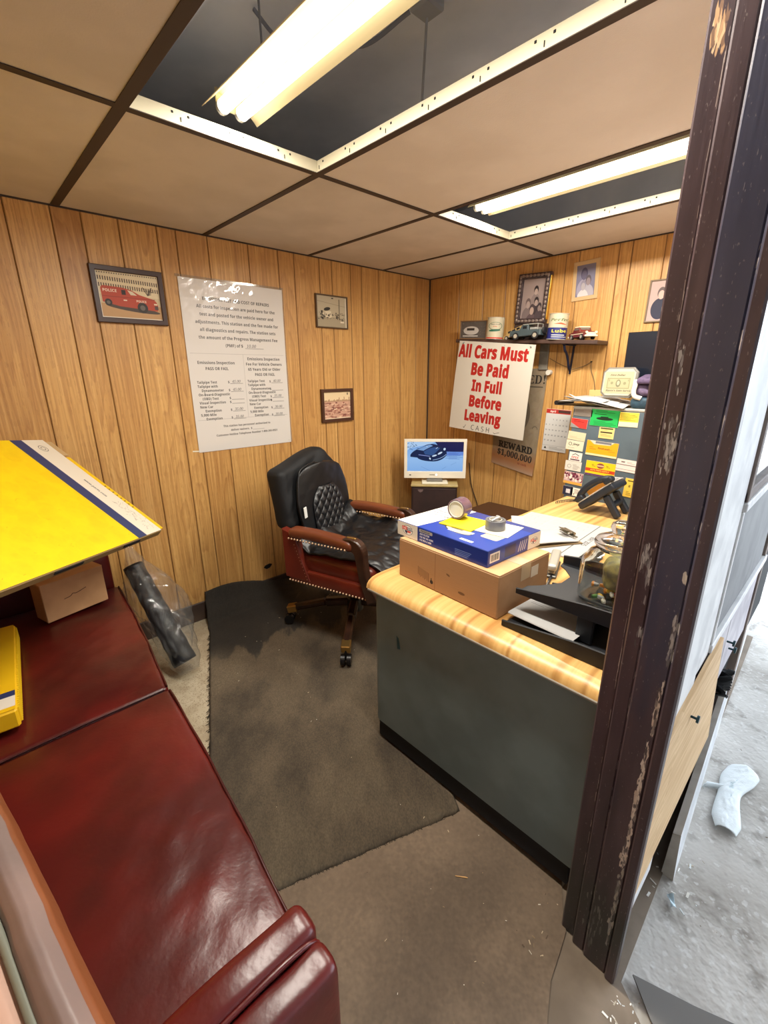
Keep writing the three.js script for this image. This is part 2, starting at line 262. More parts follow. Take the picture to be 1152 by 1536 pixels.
// ---------- partition with the door jamb, seen from outside ----------
{
  const w = struct('wall_front');
  obj('inner_skin', bxx(-1.90, 0, 0, 2.9, 2.18, 2.20, 0), M.greyboard, w);
  obj('core', bxx(-1.86, 0, 0.25, 2.9, 2.20, 2.275, 0), M.dark, w);
  obj('lintel', bxx(-3.2, -1.90, 2.14, 2.9, 2.18, 2.32, 0), M.brown, w);
  obj('upper_skin', bxx(-1.93, -0.69, 1.88, 2.85, 2.275, 2.30, 0.002), M.greyboard, w);
  const Z = 2.30, brd = (n, x0, x1, y0, y1, z, t, m) => obj(n, bxx(x0, x1, y0, y1, z - t, z, 0.002), m, w);
  brd('corner_trim', -1.924, -1.69, 0.10, 1.88, Z + 0.004, 0.03, M.white);
  brd('board', -1.688, -1.555, 0.70, 1.88, Z, 0.025, M.white);
  brd('dark_panel', -1.535, -0.80, 0.735, 1.075, Z - 0.004, 0.02, M.darkpanel);
  brd('rail', -1.552, -0.72, 0.708, 0.732, Z + 0.006, 0.03, M.white);
  brd('rail', -1.552, -0.72, 1.077, 1.098, Z + 0.008, 0.03, M.white);
  brd('stile', -1.553, -1.536, 0.733, 1.076, Z + 0.004, 0.03, M.white);
  brd('board', -1.687, -1.20, 0.42, 0.705, Z - 0.006, 0.018, M.greyboard);
  brd('board', -1.198, -0.72, 0.42, 0.705, Z - 0.005, 0.018, M.greyboard);
  brd('end_post', -0.745, -0.70, 0.10, 1.88, Z + 0.001, 0.06, M.brown);
  brd('sole_plate', -1.90, -0.70, 0.05, 0.11, Z - 0.015, 0.09, M.brown);
  const ply = prism([[-1.90, 0.236], [-1.232, 0.246], [-1.455, 0.715], [-1.90, 0.680]], 0.009, 0.001); obj('plywood_patch', ply, M.plywood, w, [0, 0, Z + 0.004]);
  for (const [x, y] of [[-1.705, 0.62], [-1.36, 0.66], [-1.28, 0.60]]) obj('screw', [rod([x, y, Z + 0.012], [x, y, Z + 0.028], 0.003, 8), rod([x, y, Z + 0.026], [x, y, Z + 0.031], 0.009, 10)], plain('#2b4a54', 0.4, { metalness: 0.6 }), w);
  obj('torn_lining', puff(0.06, 0.10, 0.022, [8, 10, 4], 0.012, (p, a, b) => { p.z += 0.02 * Math.sin(a * 4 + b * 5); p.x += 0.03 * b * b; }), M.dark, w, [-1.05, 0.33, Z - 0.005]);
  const wn = struct('window_1');
  obj('window_frame', [bxx(-1.552, -1.52, 1.10, 1.86, Z - 0.02, Z + 0.006, 0.002), bxx(-0.82, -0.79, 1.10, 1.86, Z - 0.02, Z + 0.006, 0.002), bxx(-1.552, -0.79, 1.10, 1.125, Z - 0.02, Z + 0.004, 0.002), bxx(-1.552, -0.79, 1.84, 1.88, Z - 0.02, Z + 0.006, 0.002)], M.brown, wn);
  obj('window_pane', bxx(-1.52, -0.82, 1.125, 1.84, Z - 0.010, Z - 0.006, 0), M.glass, wn);
  const cb = struct('kerb_strip');
  const sec = [[2.317, -0.02], [2.322, 0.155], [2.341, 0.163], [2.349, -0.02]], P = [], end = (x, d) => sec.map(([z, y]) => new THREE.Vector3(x, y, z + d)), e0 = end(-1.588, 0), e1 = end(0.34, -0.108), quad = (q, w, e, r) => [q, w, e, q, e, r];
  P.push(...quad(e0[0], e0[3], e0[2], e0[1]), ...quad(e1[0], e1[1], e1[2], e1[3]), ...quad(e0[1], e0[2], e1[2], e1[1]), ...quad(e0[0], e0[1], e1[1], e1[0]));
  const plank = new THREE.BufferGeometry().setFromPoints(P), skin = new THREE.BufferGeometry().setFromPoints(quad(e0[3], e1[3], e1[2], e0[2])); plank.computeVertexNormals(); skin.computeVertexNormals();
  const kw = mottled('#b3a99c', '#94897b', 0.8, 0.4); kw.side = THREE.DoubleSide; const kf = mottled('#e2e2e2', '#c9c9ca', 0.6, 0.5); kf.side = THREE.DoubleSide;
  obj('kerb_board', metric(plank), kw, cb); obj('kerb_face', metric(skin), kf, cb);
  // jamb: four painted boards, worn
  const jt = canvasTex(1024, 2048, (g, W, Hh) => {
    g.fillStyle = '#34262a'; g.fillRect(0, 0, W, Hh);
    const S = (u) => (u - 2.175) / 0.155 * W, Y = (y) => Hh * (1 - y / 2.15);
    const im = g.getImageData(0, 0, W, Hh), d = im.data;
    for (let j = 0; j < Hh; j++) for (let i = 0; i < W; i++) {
      const u = i / W, y = 2.15 * (1 - j / Hh), n = fbm(u * 5, y * 6, 4), n2 = fbm(u * 60, y * 130, 3); const skyTint = smooth(0.43, 0.46, u) * smooth(0.80, 0.78, u) * smooth(0.5, 1.0, y + 0.5 * (n - 0.5)); let c = mix3(mix3([86, 68, 70], [64, 50, 54], clamp(n * 1.8 - 0.4, 0, 1)), mix3([70, 74, 96], [56, 60, 80], n), skyTint * 0.8);  // sky reflection painted into the upper middle board as slate blue
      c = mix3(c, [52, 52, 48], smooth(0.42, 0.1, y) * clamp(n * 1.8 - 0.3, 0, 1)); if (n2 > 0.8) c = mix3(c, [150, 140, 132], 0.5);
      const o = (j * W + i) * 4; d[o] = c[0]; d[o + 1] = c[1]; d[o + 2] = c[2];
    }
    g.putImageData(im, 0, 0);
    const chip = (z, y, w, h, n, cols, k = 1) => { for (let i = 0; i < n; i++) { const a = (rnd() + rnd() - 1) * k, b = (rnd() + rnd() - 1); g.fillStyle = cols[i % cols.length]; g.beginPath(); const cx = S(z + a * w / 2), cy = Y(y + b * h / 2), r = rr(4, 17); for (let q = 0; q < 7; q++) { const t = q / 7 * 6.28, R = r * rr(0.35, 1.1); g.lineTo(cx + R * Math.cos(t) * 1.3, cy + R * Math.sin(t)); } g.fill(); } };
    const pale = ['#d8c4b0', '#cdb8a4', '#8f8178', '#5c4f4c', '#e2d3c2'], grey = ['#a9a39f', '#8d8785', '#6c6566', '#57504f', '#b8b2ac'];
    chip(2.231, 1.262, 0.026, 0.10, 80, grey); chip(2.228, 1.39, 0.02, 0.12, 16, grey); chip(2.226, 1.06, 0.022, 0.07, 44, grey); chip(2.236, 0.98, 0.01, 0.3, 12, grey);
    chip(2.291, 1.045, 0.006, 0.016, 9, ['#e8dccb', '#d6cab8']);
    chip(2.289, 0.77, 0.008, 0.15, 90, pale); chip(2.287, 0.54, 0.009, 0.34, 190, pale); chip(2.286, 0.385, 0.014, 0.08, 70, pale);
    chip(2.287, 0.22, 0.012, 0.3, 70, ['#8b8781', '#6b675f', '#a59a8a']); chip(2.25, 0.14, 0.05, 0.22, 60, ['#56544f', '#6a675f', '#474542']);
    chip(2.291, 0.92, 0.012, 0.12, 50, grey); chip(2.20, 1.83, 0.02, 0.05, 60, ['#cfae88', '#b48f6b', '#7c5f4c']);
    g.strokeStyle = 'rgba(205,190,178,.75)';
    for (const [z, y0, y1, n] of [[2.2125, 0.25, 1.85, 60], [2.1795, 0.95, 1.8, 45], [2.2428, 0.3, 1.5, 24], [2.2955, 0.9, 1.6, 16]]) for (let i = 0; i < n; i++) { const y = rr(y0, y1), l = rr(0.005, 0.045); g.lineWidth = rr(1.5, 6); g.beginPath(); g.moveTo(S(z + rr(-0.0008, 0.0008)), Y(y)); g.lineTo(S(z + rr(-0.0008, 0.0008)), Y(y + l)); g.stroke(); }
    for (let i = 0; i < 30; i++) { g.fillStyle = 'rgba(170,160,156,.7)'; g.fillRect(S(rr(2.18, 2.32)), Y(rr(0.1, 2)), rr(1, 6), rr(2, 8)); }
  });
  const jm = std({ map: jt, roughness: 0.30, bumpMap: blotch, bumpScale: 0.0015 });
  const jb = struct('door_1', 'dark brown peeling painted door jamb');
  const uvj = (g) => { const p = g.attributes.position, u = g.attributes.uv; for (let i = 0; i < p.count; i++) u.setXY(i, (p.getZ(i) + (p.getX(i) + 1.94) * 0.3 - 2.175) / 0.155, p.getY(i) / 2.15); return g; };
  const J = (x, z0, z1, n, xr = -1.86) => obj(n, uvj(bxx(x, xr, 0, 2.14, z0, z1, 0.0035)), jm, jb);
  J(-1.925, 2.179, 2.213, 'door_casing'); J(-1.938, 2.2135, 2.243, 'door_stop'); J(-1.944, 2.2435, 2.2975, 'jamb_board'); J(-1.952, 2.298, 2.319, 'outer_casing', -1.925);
}

// ---------- lamps ----------
const tubeMat = std({ color: C('#fffdf5'), roughness: 0.3, emissive: new THREE.Color().setRGB(...TUBE), emissiveIntensity: 2.4 });
const enamel = plain('#e8dcb4', 0.4);
function striplight(label, cx, z0, L) {
  const t = thing('ceiling_light', label, 'light', [cx, 2.018, z0], 0, 'fluorescent fixtures in the open ceiling bays');
  obj('housing', prism([[-0.040, 0.1425], [-0.034, 0.154], [0.034, 0.154], [0.040, 0.1425], [0.03, 0.139], [-0.03, 0.139]], L, 0.001), enamel, t);
  for (const s of [-1, 1]) obj('reflector', metric(prism([[s * 0.036, 0.142], [s * 0.086, 0.096], [s * 0.0874, 0.0975], [s * 0.0374, 0.1435]], L)), enamel, t);
  for (const s of [-1, 1]) {
    const tb = obj('lamp_tube', rod([s * 0.029, 0.108, 0.012], [s * 0.029, 0.108, L - 0.012], 0.0185, 20), tubeMat, t);
    for (const z of [0.004, L - 0.016]) obj('end_cap', rod([s * 0.029, 0.108, z], [s * 0.029, 0.108, z + 0.012], 0.0188, 20), plain('#d9d9d4', 0.3, { metalness: 0.8 }), tb);
  }
  for (const z of [0.0, L - 0.006]) obj('lamp_holder', box(0.09, 0.05, 0.006, 0, 0.13, z + 0.003, 0.002), enamel, t);
  for (const z of [0.2, L - 0.2]) obj('hanger_rod', rod([0, 0.153, z], [0, 0.402, z], 0.003, 8), plain('#8a90a0', 0.6), t);
  const r = new THREE.RectAreaLight(new THREE.Color().setRGB(...TUBE), TUBE_POWER, 0.10, L - 0.04); r.name = 'tube_glow'; r.position.set(cx, 2.104, z0 + L / 2); r.rotation.x = -Math.PI / 2; r.castShadow = true; scene.add(r);
  return t;
}
striplight('two-tube fluorescent strip light glaring in the larger, nearer open ceiling bay', -2.008, 0.955, 1.20);
striplight('two-tube fluorescent strip light in the narrower open ceiling bay beside the jamb', -0.765, 0.965, 1.19);

// ---------- floor coverings ----------
const rugA = [-1.945, 0.03], rugB = [-0.78, 0.03], rugC = [-1.862, 1.805], rugD = [-2.585, 1.535];
{
  const t = thing('rug', 'worn dark brown carpet piece curling up against the panelled wall', 'rug');
  const tex = field(1024, 1024, (u, v) => {
    const n = fbm(u * 9, v * 12, 5), f = vn(u * 330, v * 430), w = fbm(u * 3 + 4, v * 3, 4);
    let c = mix3([92, 80, 64], [66, 57, 46], clamp((n - 0.3) * 2.2, 0, 1)); c = mix3(c, [40, 37, 33], smooth(0.335, 0.295, v + 0.22 * (fbm(u * 14, v * 10, 4) - 0.5) + 0.02) * 0.85);  // darker behind a ragged edge towards the wall end
    c = mix3(c, [112, 99, 79], clamp((w - 0.52) * 2.4, 0, 0.45)); const k = 0.85 + 0.25 * f; return [c[0] * k, c[1] * k, c[2] * k];
  }, 1, 1);
  tex.wrapS = tex.wrapT = THREE.ClampToEdgeWrapping;
  const rough = (a) => 0.004 * (fbm(a * 60, 3.3, 3) - 0.5) * 2;
  const g = sheet(150, 170, (u, v0) => {
    const v = 1 - v0, x = lerp(lerp(rugA[0], rugB[0], u), lerp(rugD[0], rugC[0], u), v), z = lerp(lerp(rugA[1], rugB[1], u), lerp(rugD[1], rugC[1], u), v);
    const hC = lerp(0.165, 0.075, smooth(0, 0.55, u)) * (u > 0.8 ? smooth(1, 0.8, u) : 1), zz = z - 0.03, bend = 0.13;
    let y = 0.016 + 0.0016 * (vn(x * 260, z * 260) - 0.5) + 0.006 * (fbm(x * 7, z * 7, 3) - 0.5), Z = z;
    if (zz < bend) { const q = 1 - zz / bend; y += hC * q * q * (1 + 0.12 * Math.sin(u * 9)) + 0.012 * Math.exp(-((q - 0.45) ** 2) * 40); Z = 0.020 + zz * (0.72 + 0.28 * (1 - q)); }
    const e = Math.min(u, 1 - u, v, 1 - v); return [x + (u < 0.004 ? rough(z) : 0), y - (e < 0.003 ? 0.008 : 0), Z + (v > 0.997 ? rough(x + 5) : 0)];
  }, 0.012);
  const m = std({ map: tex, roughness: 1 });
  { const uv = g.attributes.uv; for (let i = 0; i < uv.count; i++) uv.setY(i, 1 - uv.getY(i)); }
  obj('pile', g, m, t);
  const fr = []; // frayed threads along the two cut edges
  for (let i = 0; i < 260; i++) { const k = i < 120, s = rnd(), p = k ? [lerp(rugA[0], rugD[0], s), lerp(rugA[1], rugD[1], s)] : [lerp(rugD[0], rugC[0], s), lerp(rugD[1], rugC[1], s)]; if (k && p[1] < 0.2) continue; const l = rr(0.004, 0.016), a = rr(-0.6, 0.6) + (k ? Math.PI : Math.PI / 2); fr.push(rod([p[0], 0.007, p[1]], [p[0] + l * Math.cos(a), 0.003, p[1] + l * Math.sin(a)], 0.0011, 4)); }
  const q = obj('fringe', fr, plain('#3c352b', 1), t); q.userData = { kind: 'stuff' };
}
{
  const t = thing('floor_mat', 'smooth brown mat in front of the dark carpet at the doorway', 'mat');
  const pts = [[-3.0, 1.2], [-1.2, 1.2], [-1.2, 2.1], [-1.80, 2.12], [-1.885, 2.165], [-1.93, 2.195], [-1.985, 2.205], [-2.05, 2.215], [-2.115, 2.240], [-2.3, 2.33], [-2.62, 2.42], [-3.0, 2.42]];
  obj('mat_sheet', slab(pts, 0.0015, 0.0065), std({ map: field(512, 512, (u, v) => { const n = tnoise(u, v, 5, 5, 6), f = tnoise(u, v, 120, 120, 2); const c = mix3([122, 103, 84], [98, 82, 66], clamp((n - 0.3) * 2.4, 0, 1)), k = 0.9 + 0.2 * f; return [c[0] * k, c[1] * k, c[2] * k]; }, 0.9, 0.9), roughness: 0.8, bumpMap: grain, bumpScale: 0.0008 }), t);
  const o = thing('doorway_mat', 'small smooth grey sheet lying on the concrete outside the jamb', 'mat');
  obj('mat_sheet', slab([[-1.955, 2.40], [-1.90, 2.345], [-1.86, 2.46], [-1.8, 2.60], [-2.2, 2.7]], 0.004, 0.009), plain('#6f6b66', 0.7), o);
}

// ---------- sofa ----------
const leather = (hex, hex2, rough = 0.33) => mottled(hex, hex2, rough, 0.7, 5, { bumpMap: field(512, 512, (u, v) => 120 + 100 * tnoise(u, v, 46, 46, 3), 0.35, 0.35, false), bumpScale: 0.0006 });
M.burgundy = leather('#5a1512', '#42100f', 0.3);
M.burgundyDark = leather('#42100f', '#360c0d', 0.35);
M.tan = leather('#7d4524', '#6e3b1e', 0.42);
M.greyPink = leather('#806a63', '#685955', 0.36);  // greyish pink for the roll along the backrest top
M.palePink = leather('#c09a88', '#b38d7b', 0.5);
const cushionX = [];
{
  const t = thing('sofa', 'deep red leather sofa with piped cushions along the room side opposite the desk', 'sofa');
  const cush = (z0, z1, xa, xb) => {   // xa, xb: front edge at z0 and z1
    const w = 0.5, h = 0.165, d = z1 - z0, zc = (z0 + z1) / 2, g = puff(w, h, d, [40, 12, 60], 0.017, (p, a, b, c) => {
      const k = (p.z / d + 0.5), xf = lerp(xa, xb, k) + 0.008 * (1 - c * c), xr = -2.985, y0 = p.y;
      p.x = lerp(xr, xf, p.x / w + 0.5);
      if (b > -0.2) { p.y += 0.016 * (1 - a * a) * (1 - c * c * c * c); const cr = smooth(-0.7, 0.7, a) * (0.6 + 0.4 * Math.sin(c * 3 + 1)); p.y += cr * 0.010 * (Math.pow(fbm(p.x * 22 + (p.z + zc) * 10, (p.z + zc) * 30 - p.x * 9, 4), 2) - 0.28); }
      p.z += zc; p.y += 0.3475;
    });
    obj('seat_cushion', g, M.burgundy, t);
    const pp = []; for (let i = 0; i <= 30; i++) { const k = i / 30, z = lerp(z0 + 0.012, z1 - 0.012, k), c = 2 * k - 1; pp.push([lerp(xa, xb, k) + 0.008 * (1 - c * c) - 0.004 + 0.0010 * Math.sin(i * 0.7), 0.4275 + 0.0008 * Math.sin(i * 0.9), z]); }
    obj('piping', metric(tube(pp, 0.0036, 90, 7)), M.burgundyDark, t);
    obj('piping', metric(tube([[-2.98, 0.425, z1 - 0.002], [-2.8, 0.431, z1 - 0.002], [-2.6, 0.430, z1 - 0.002], [lerp(xa, xb, 1) - 0.014, 0.427, z1 - 0.003]], 0.003, 40, 7)), M.burgundyDark, t);
  };
  cush(0.175, 1.098, -2.392, -2.478); cush(1.0975, 1.985, -2.476, -2.546);
  const rail = []; for (const s of [0]) rail.push(slab([[-3.0, 0.08], [-2.42, 0.08], [-2.505, 1.1], [-2.565, 2.0], [-3.0, 2.0]], 0.07, 0.275));
  obj('seat_base', rail, M.burgundyDark, t);
  for (const [x, z] of [[-2.48, 0.12], [-2.6, 1.95], [-2.95, 0.12], [-2.95, 1.95]]) obj('foot', rod([x, 0, z], [x, 0.08, z], 0.018, 10, 0.026), plain('#2a1812', 0.5), t);
  // backrest: the line of its front top edge bends towards the near arm
  const bx = (z) => z < 1.2 ? lerp(-2.955, -2.915, z / 1.2) : z < 1.63 ? lerp(-2.915, -2.868, (z - 1.2) / 0.43) : lerp(-2.868, -2.795, (z - 1.63) / 0.52);
  const sect = (nm, pts, mat, n = 14, wob = 0.003) => obj(nm, metric(sheet(n, 70, (u, v) => {
    const z = lerp(0.06, 2.15, 1 - v), q = u * (pts.length - 1), i = Math.min(pts.length - 2, Math.floor(q)), f = q - i, e = f * f * (3 - 2 * f), x = lerp(pts[i][0], pts[i + 1][0], lerp(f, e, 0.4)), y = lerp(pts[i][1], pts[i + 1][1], f);
    return [Math.max(bx(z) + x + wob * (fbm(z * 14, y * 20, 3) - 0.5), WEST + 0.006), y + 0.03 + wob * (fbm(z * 9, x * 30, 3) - 0.5), z];
  })), mat, t);
  const mt = (m) => { m.side = THREE.DoubleSide; return m; };
  sect('backrest', [[-0.09, 0.36], [-0.05, 0.55], [-0.018, 0.70], [-0.004, 0.75], [-0.004, 0.785], [-0.010, 0.800], [-0.018, 0.806]], mt(M.tan), 22);
  sect('backrest_roll', [[-0.016, 0.805], [-0.026, 0.812], [-0.036, 0.813], [-0.046, 0.806], [-0.052, 0.796]], mt(M.greyPink), 14, 0.006);
  sect('backrest_panel', [[-0.052, 0.794], [-0.064, 0.801], [-0.12, 0.803], [-0.19, 0.798], [-0.215, 0.78], [-0.22, 0.36]], mt(M.palePink), 18);
  { const pp = []; for (let i = 0; i <= 40; i++) { const z = lerp(0.06, 2.15, i / 40); pp.push([bx(z) - 0.052, 0.829, z]); } obj('piping', metric(tube(pp, 0.0045, 100, 7)), plain('#7d8073', 0.5), t); }
  obj('backrest_end', slab([[-3.02, 2.147], [bx(2.15) - 0.005, 2.147], [bx(2.15) - 0.005, 2.155], [-3.02, 2.155]], 0.1, 0.78), M.tan, t);
  const arm = (z, xf, top, s) => {
    const half = (w, y0, dy, zc, sd) => puff(xf + 2.99, top - dy - y0, w, [30, 14, 10], 0.019, (p, a, b) => { const X = p.x + (xf - 2.99) / 2, k = smooth(0.4, 1, b); p.y += (top - dy + y0) / 2 + k * (0.004 * (fbm(X * 16 + sd, p.z * 40, 3) - 0.5) + 0.003 * Math.sin(X * 30 + sd)); p.x = X; p.z += zc; });
    const a = obj('arm', half(0.060, 0.28, 0, z - s * 0.026, 1), M.burgundy, t);
    obj('arm_roll', half(0.056, 0.06, 0.012, z + s * 0.028, 7), M.burgundy, a);
    obj('piping', metric(tube([[-2.95, top - 0.010, z + s * 0.003], [-2.75, top - 0.009, z + s * 0.003], [xf - 0.05, top - 0.012, z + s * 0.003], [xf - 0.012, top - 0.024, z + s * 0.003], [xf - 0.002, top - 0.06, z + s * 0.003], [xf, 0.33, z + s * 0.003]], 0.0042, 50, 7)), M.burgundy, a);
    obj('arm_front', bxx(-2.98, xf - 0.006, 0.06, 0.30, z - 0.055, z + 0.05, 0.012), M.burgundy, a);
  };
  arm(2.045, -2.562, 0.605, 1); arm(0.115, -2.405, 0.60, -1);
}
// ---------- what lies on the sofa ----------
const yellowCard = '#eec800';
{
  const v3 = (a) => new THREE.Vector3(...a), T = v3([-2.25, 0.75, 0.485]), P3 = v3([-2.80, 0.85, 1.0]), P2 = v3([-2.575, 1.145, 0.10]);
  const e2 = P3.clone().sub(T).normalize(), d1 = P2.clone().sub(T), e1 = d1.clone().addScaledVector(e2, -d1.dot(e2)).normalize(), n = new THREE.Vector3().crossVectors(e2, e1).normalize(); if (n.z < 0) n.negate();
  const L1 = 0.615, L2 = 0.86, th = 0.030;
  const t = thing('yellow_carton', 'big flat yellow carton with blue and white stripes leaning on the sofa corner', 'box');
  t.position.copy(T); t.quaternion.setFromRotationMatrix(new THREE.Matrix4().makeBasis(e2.clone(), n.clone().cross(e2).normalize(), n));   // local x along e2, y along e1 up, z out
  const flip = n.clone().cross(e2).dot(e1) < 0 ? -1 : 1;
  const tex = canvasTex(1024, 768, (g, W, Hh) => {
    const X = (m) => m / L2 * W, Y = (m) => m / L1 * Hh; g.fillStyle = yellowCard; g.fillRect(0, 0, W, Hh);
    for (let i = 0; i < 900; i++) { g.fillStyle = `rgba(190,140,0,${rr(0.01, 0.05)})`; g.beginPath(); g.arc(rr(0, W), rr(0, Hh), rr(4, 50), 0, 7); g.fill(); }
    g.fillStyle = '#24335f'; g.fillRect(X(0.10), 0, X(0.06), Hh); g.fillStyle = '#dcd2c0'; g.fillRect(0, 0, X(0.105), Hh);
    g.save(); g.translate(X(0.052), Hh * 0.50); g.rotate(-Math.PI / 2); g.fillStyle = '#3b3a40'; g.font = 'bold 19px sans-serif'; g.fillText('www.parts.com', -60, 8); g.restore();
    g.strokeStyle = '#5d584e'; g.lineWidth = 3; g.beginPath(); g.arc(X(0.052), Y(0.56), 22, 0, 7); g.stroke(); g.beginPath(); g.arc(X(0.052), Y(0.56), 11, 0, 7); g.stroke();
    g.strokeStyle = 'rgba(60,55,50,.5)'; g.lineWidth = 1.5; for (let i = 0; i < 60; i++) { const x = X(rr(0.01, 0.065)), y = Y(rr(0.03, 0.2)); g.beginPath(); g.moveTo(x, y); g.lineTo(x + rr(-14, 14), y + rr(-20, 20)); g.stroke(); }
    g.strokeStyle = 'rgba(90,70,10,.35)'; for (let i = 0; i < 40; i++) { const x = X(rr(0.1, 0.8)), y = Y(rr(0.02, 0.5)); g.beginPath(); g.moveTo(x, y); g.lineTo(x + rr(-12, 12), y + rr(-9, 9)); g.stroke(); }
  });
  const ym = std({ map: tex, roughness: 0.45 }), ys = plain(yellowCard, 0.5), inner = plain('#b99a6a', 0.8);
  obj('carton', box(L2, L1, th, L2 / 2, flip * L1 / 2, -th / 2 - 0.001, 0.003), plain('#8d7446', 0.7), t);  // brown instead of yellow: underside shade put into the body colour
  obj('printed_face', face(L2 - 0.006, L1 - 0.006, L2 / 2, flip * L1 / 2, 0.0005), ym, t);
  obj('flap', box(0.034, L1 * 0.80, 0.003, -0.016, flip * L1 * 0.42, -0.008, 0.001).rotateY(0), plain('#e6b90a', 0.5), t, [0, 0, 0]);
  obj('flap', box(0.040, L1 * 0.15, 0.003, -0.019, flip * L1 * 0.91, -0.006, 0.001), inner, t);
  for (const [a, b] of [[0.15, 0.25], [0.46, 0.58]]) obj('handle_slot', box(b - a, 0.004, 0.012, (a + b) / 2, -flip * 0.0012, -0.012, 0.001), M.dark, t);
  const letter = canvasTex(512, 64, (g) => { g.fillStyle = '#e6b90a'; g.fillRect(0, 0, 512, 64); g.fillStyle = '#2c2a20'; g.font = 'bold 34px sans-serif'; g.fillText('I T I I T I T I', 120, 44); });
  obj('printed_edge', face(L1 * 0.7, 0.026, 0, 0, 0).rotateZ(flip * Math.PI / 2).translate(-0.017, flip * L1 * 0.44, -0.0060), std({ map: letter, roughness: 0.5, side: THREE.DoubleSide }), t);
}
{
  const t = thing('yellow_carton', 'second yellow carton lying flat on the sofa seat at the picture\'s left edge', 'box', [-2.792, 0.455, 0.46], -0.083);
  const tx = canvasTex(512, 512, (g) => { g.fillStyle = '#e2b20a'; g.fillRect(0, 0, 512, 512); g.fillStyle = '#26335c'; g.fillRect(0, 420, 512, 26); g.fillStyle = '#ddd4c4'; g.fillRect(0, 446, 512, 50); });
  obj('carton', box(0.11, 0.058, 0.56, -0.055, 0.029, 0.28, 0.006), plain('#e0b00a', 0.5), t);
  obj('printed_face', face(0.104, 0.552, 0, 0, 0).rotateX(-Math.PI / 2).translate(-0.055, 0.0592, 0.28), std({ map: tx, roughness: 0.5 }), t);
  const cor = []; for (let i = 0; i < 46; i++) cor.push(rod([0.001, 0.006, 0.02 + i * 0.0115], [0.001, 0.052, 0.02 + i * 0.0115], 0.0042, 6)); const q = obj('corrugated_edge', cor, plain('#e2b90e', 0.6), t); q.userData = { kind: 'stuff' };
}
const kraft = mottled('#b08a63', '#a27c56', 0.8, 0.4, 6, { bumpMap: grain, bumpScale: 0.0004 }), kraft2 = mottled('#d3a678', '#c69a6c', 0.8, 0.4);
{
  const t = thing('cardboard_box', 'small plain cardboard box with a torn finger slot on the sofa seat', 'box', [-2.583, 0.454, 0.384], 0.275);
  obj('carton', box(0.232, 0.158, 0.09, 0, 0.079, -0.045, 0.002), kraft2, t);
  obj('lid_flap', box(0.234, 0.003, 0.09, 0, 0.1595, -0.044, 0.001), kraft2, t); obj('lid_tuck', box(0.23, 0.020, 0.002, 0, 0.149, 0.0012, 0.0006), kraft2, t);
  obj('finger_slot', tube([[-0.045, 0.075, 0.0006], [-0.02, 0.079, 0.0006], [-0.012, 0.086, 0.0006], [0.0, 0.083, 0.0006], [0.04, 0.092, 0.0006]], 0.0014, 20, 5), plain('#4f3722', 0.9), t);
}
{
  const t = thing('plastic_bag', 'clear plastic bag holding a black tube on the floor beside the sofa', 'bag');
  const a = [-2.235, 0.068, 0.455], b = [-2.315, 0.50, 0.16];
  const film = phys({ color: C('#f0f0ee'), roughness: 0.06, transmission: 0.95, thickness: 0, ior: 1.45, side: THREE.DoubleSide });
  const path = new THREE.CatmullRomCurve3([[-2.225, 0.022, 0.475], [-2.238, 0.13, 0.41], [-2.255, 0.27, 0.31], [-2.285, 0.40, 0.215], [-2.305, 0.50, 0.155], [-2.315, 0.60, 0.10]].map((p) => new THREE.Vector3(...p)));
  const rad = (k) => k < 0.08 ? lerp(0.045, 0.066, k / 0.08) : k < 0.55 ? lerp(0.066, 0.095, smooth(0.1, 0.5, k)) : lerp(0.095, 0.014, smooth(0.52, 1, k));
  const g = soft(sheet(90, 110, (u, v) => { const k = v, c = path.getPoint(k), an = u * 2 * Math.PI, tan = path.getTangent(k), sx = new THREE.Vector3(1, 0, 0).addScaledVector(tan, -tan.x).normalize(), sy = tan.clone().cross(sx); let r = rad(k); const cr = (fbm(Math.cos(an) * 2 + 4 + k * 5, Math.sin(an) * 2 + 7 + k * 9, 4) - 0.5); r *= 1 + (0.7 * cr + 0.30 * Math.abs(fbm(an * 3 + k * 4, k * 16 - an, 3) - 0.5)) * smooth(0, 0.2, k); const w = 1 + 0.25 * Math.max(0, Math.cos(an)) * smooth(0.1, 0.5, k); return [c.x + (sx.x * Math.cos(an) * w + sy.x * Math.sin(an)) * r, Math.max(0.002, c.y + (sx.y * Math.cos(an) * w + sy.y * Math.sin(an)) * r), Math.max(0.02, c.z + (sx.z * Math.cos(an) * w + sy.z * Math.sin(an)) * r)]; }));
  obj('film', g, film, t);
  const o = thing('rubber_tube', 'black ribbed rubber tube inside the clear plastic bag', 'tube');
  const ax = new THREE.Vector3(b[0] - a[0], b[1] - a[1], b[2] - a[2]), L = ax.length(), prof = [[0.0, 0]]; for (let i = 0; i <= 40; i++) { const k = i / 40; prof.push([lerp(0.054, 0.044, k) + 0.0012 * Math.sin(k * 40), k * L]); } prof.push([0.0, L]);
  const lg = new THREE.LatheGeometry(prof.map((p) => new THREE.Vector2(...p)), 28); lg.applyQuaternion(new THREE.Quaternion().setFromUnitVectors(new THREE.Vector3(0, 1, 0), ax.clone().normalize())); lg.translate(...a);
  obj('tube_body', lg, plain('#17181c', 0.45), o);
}

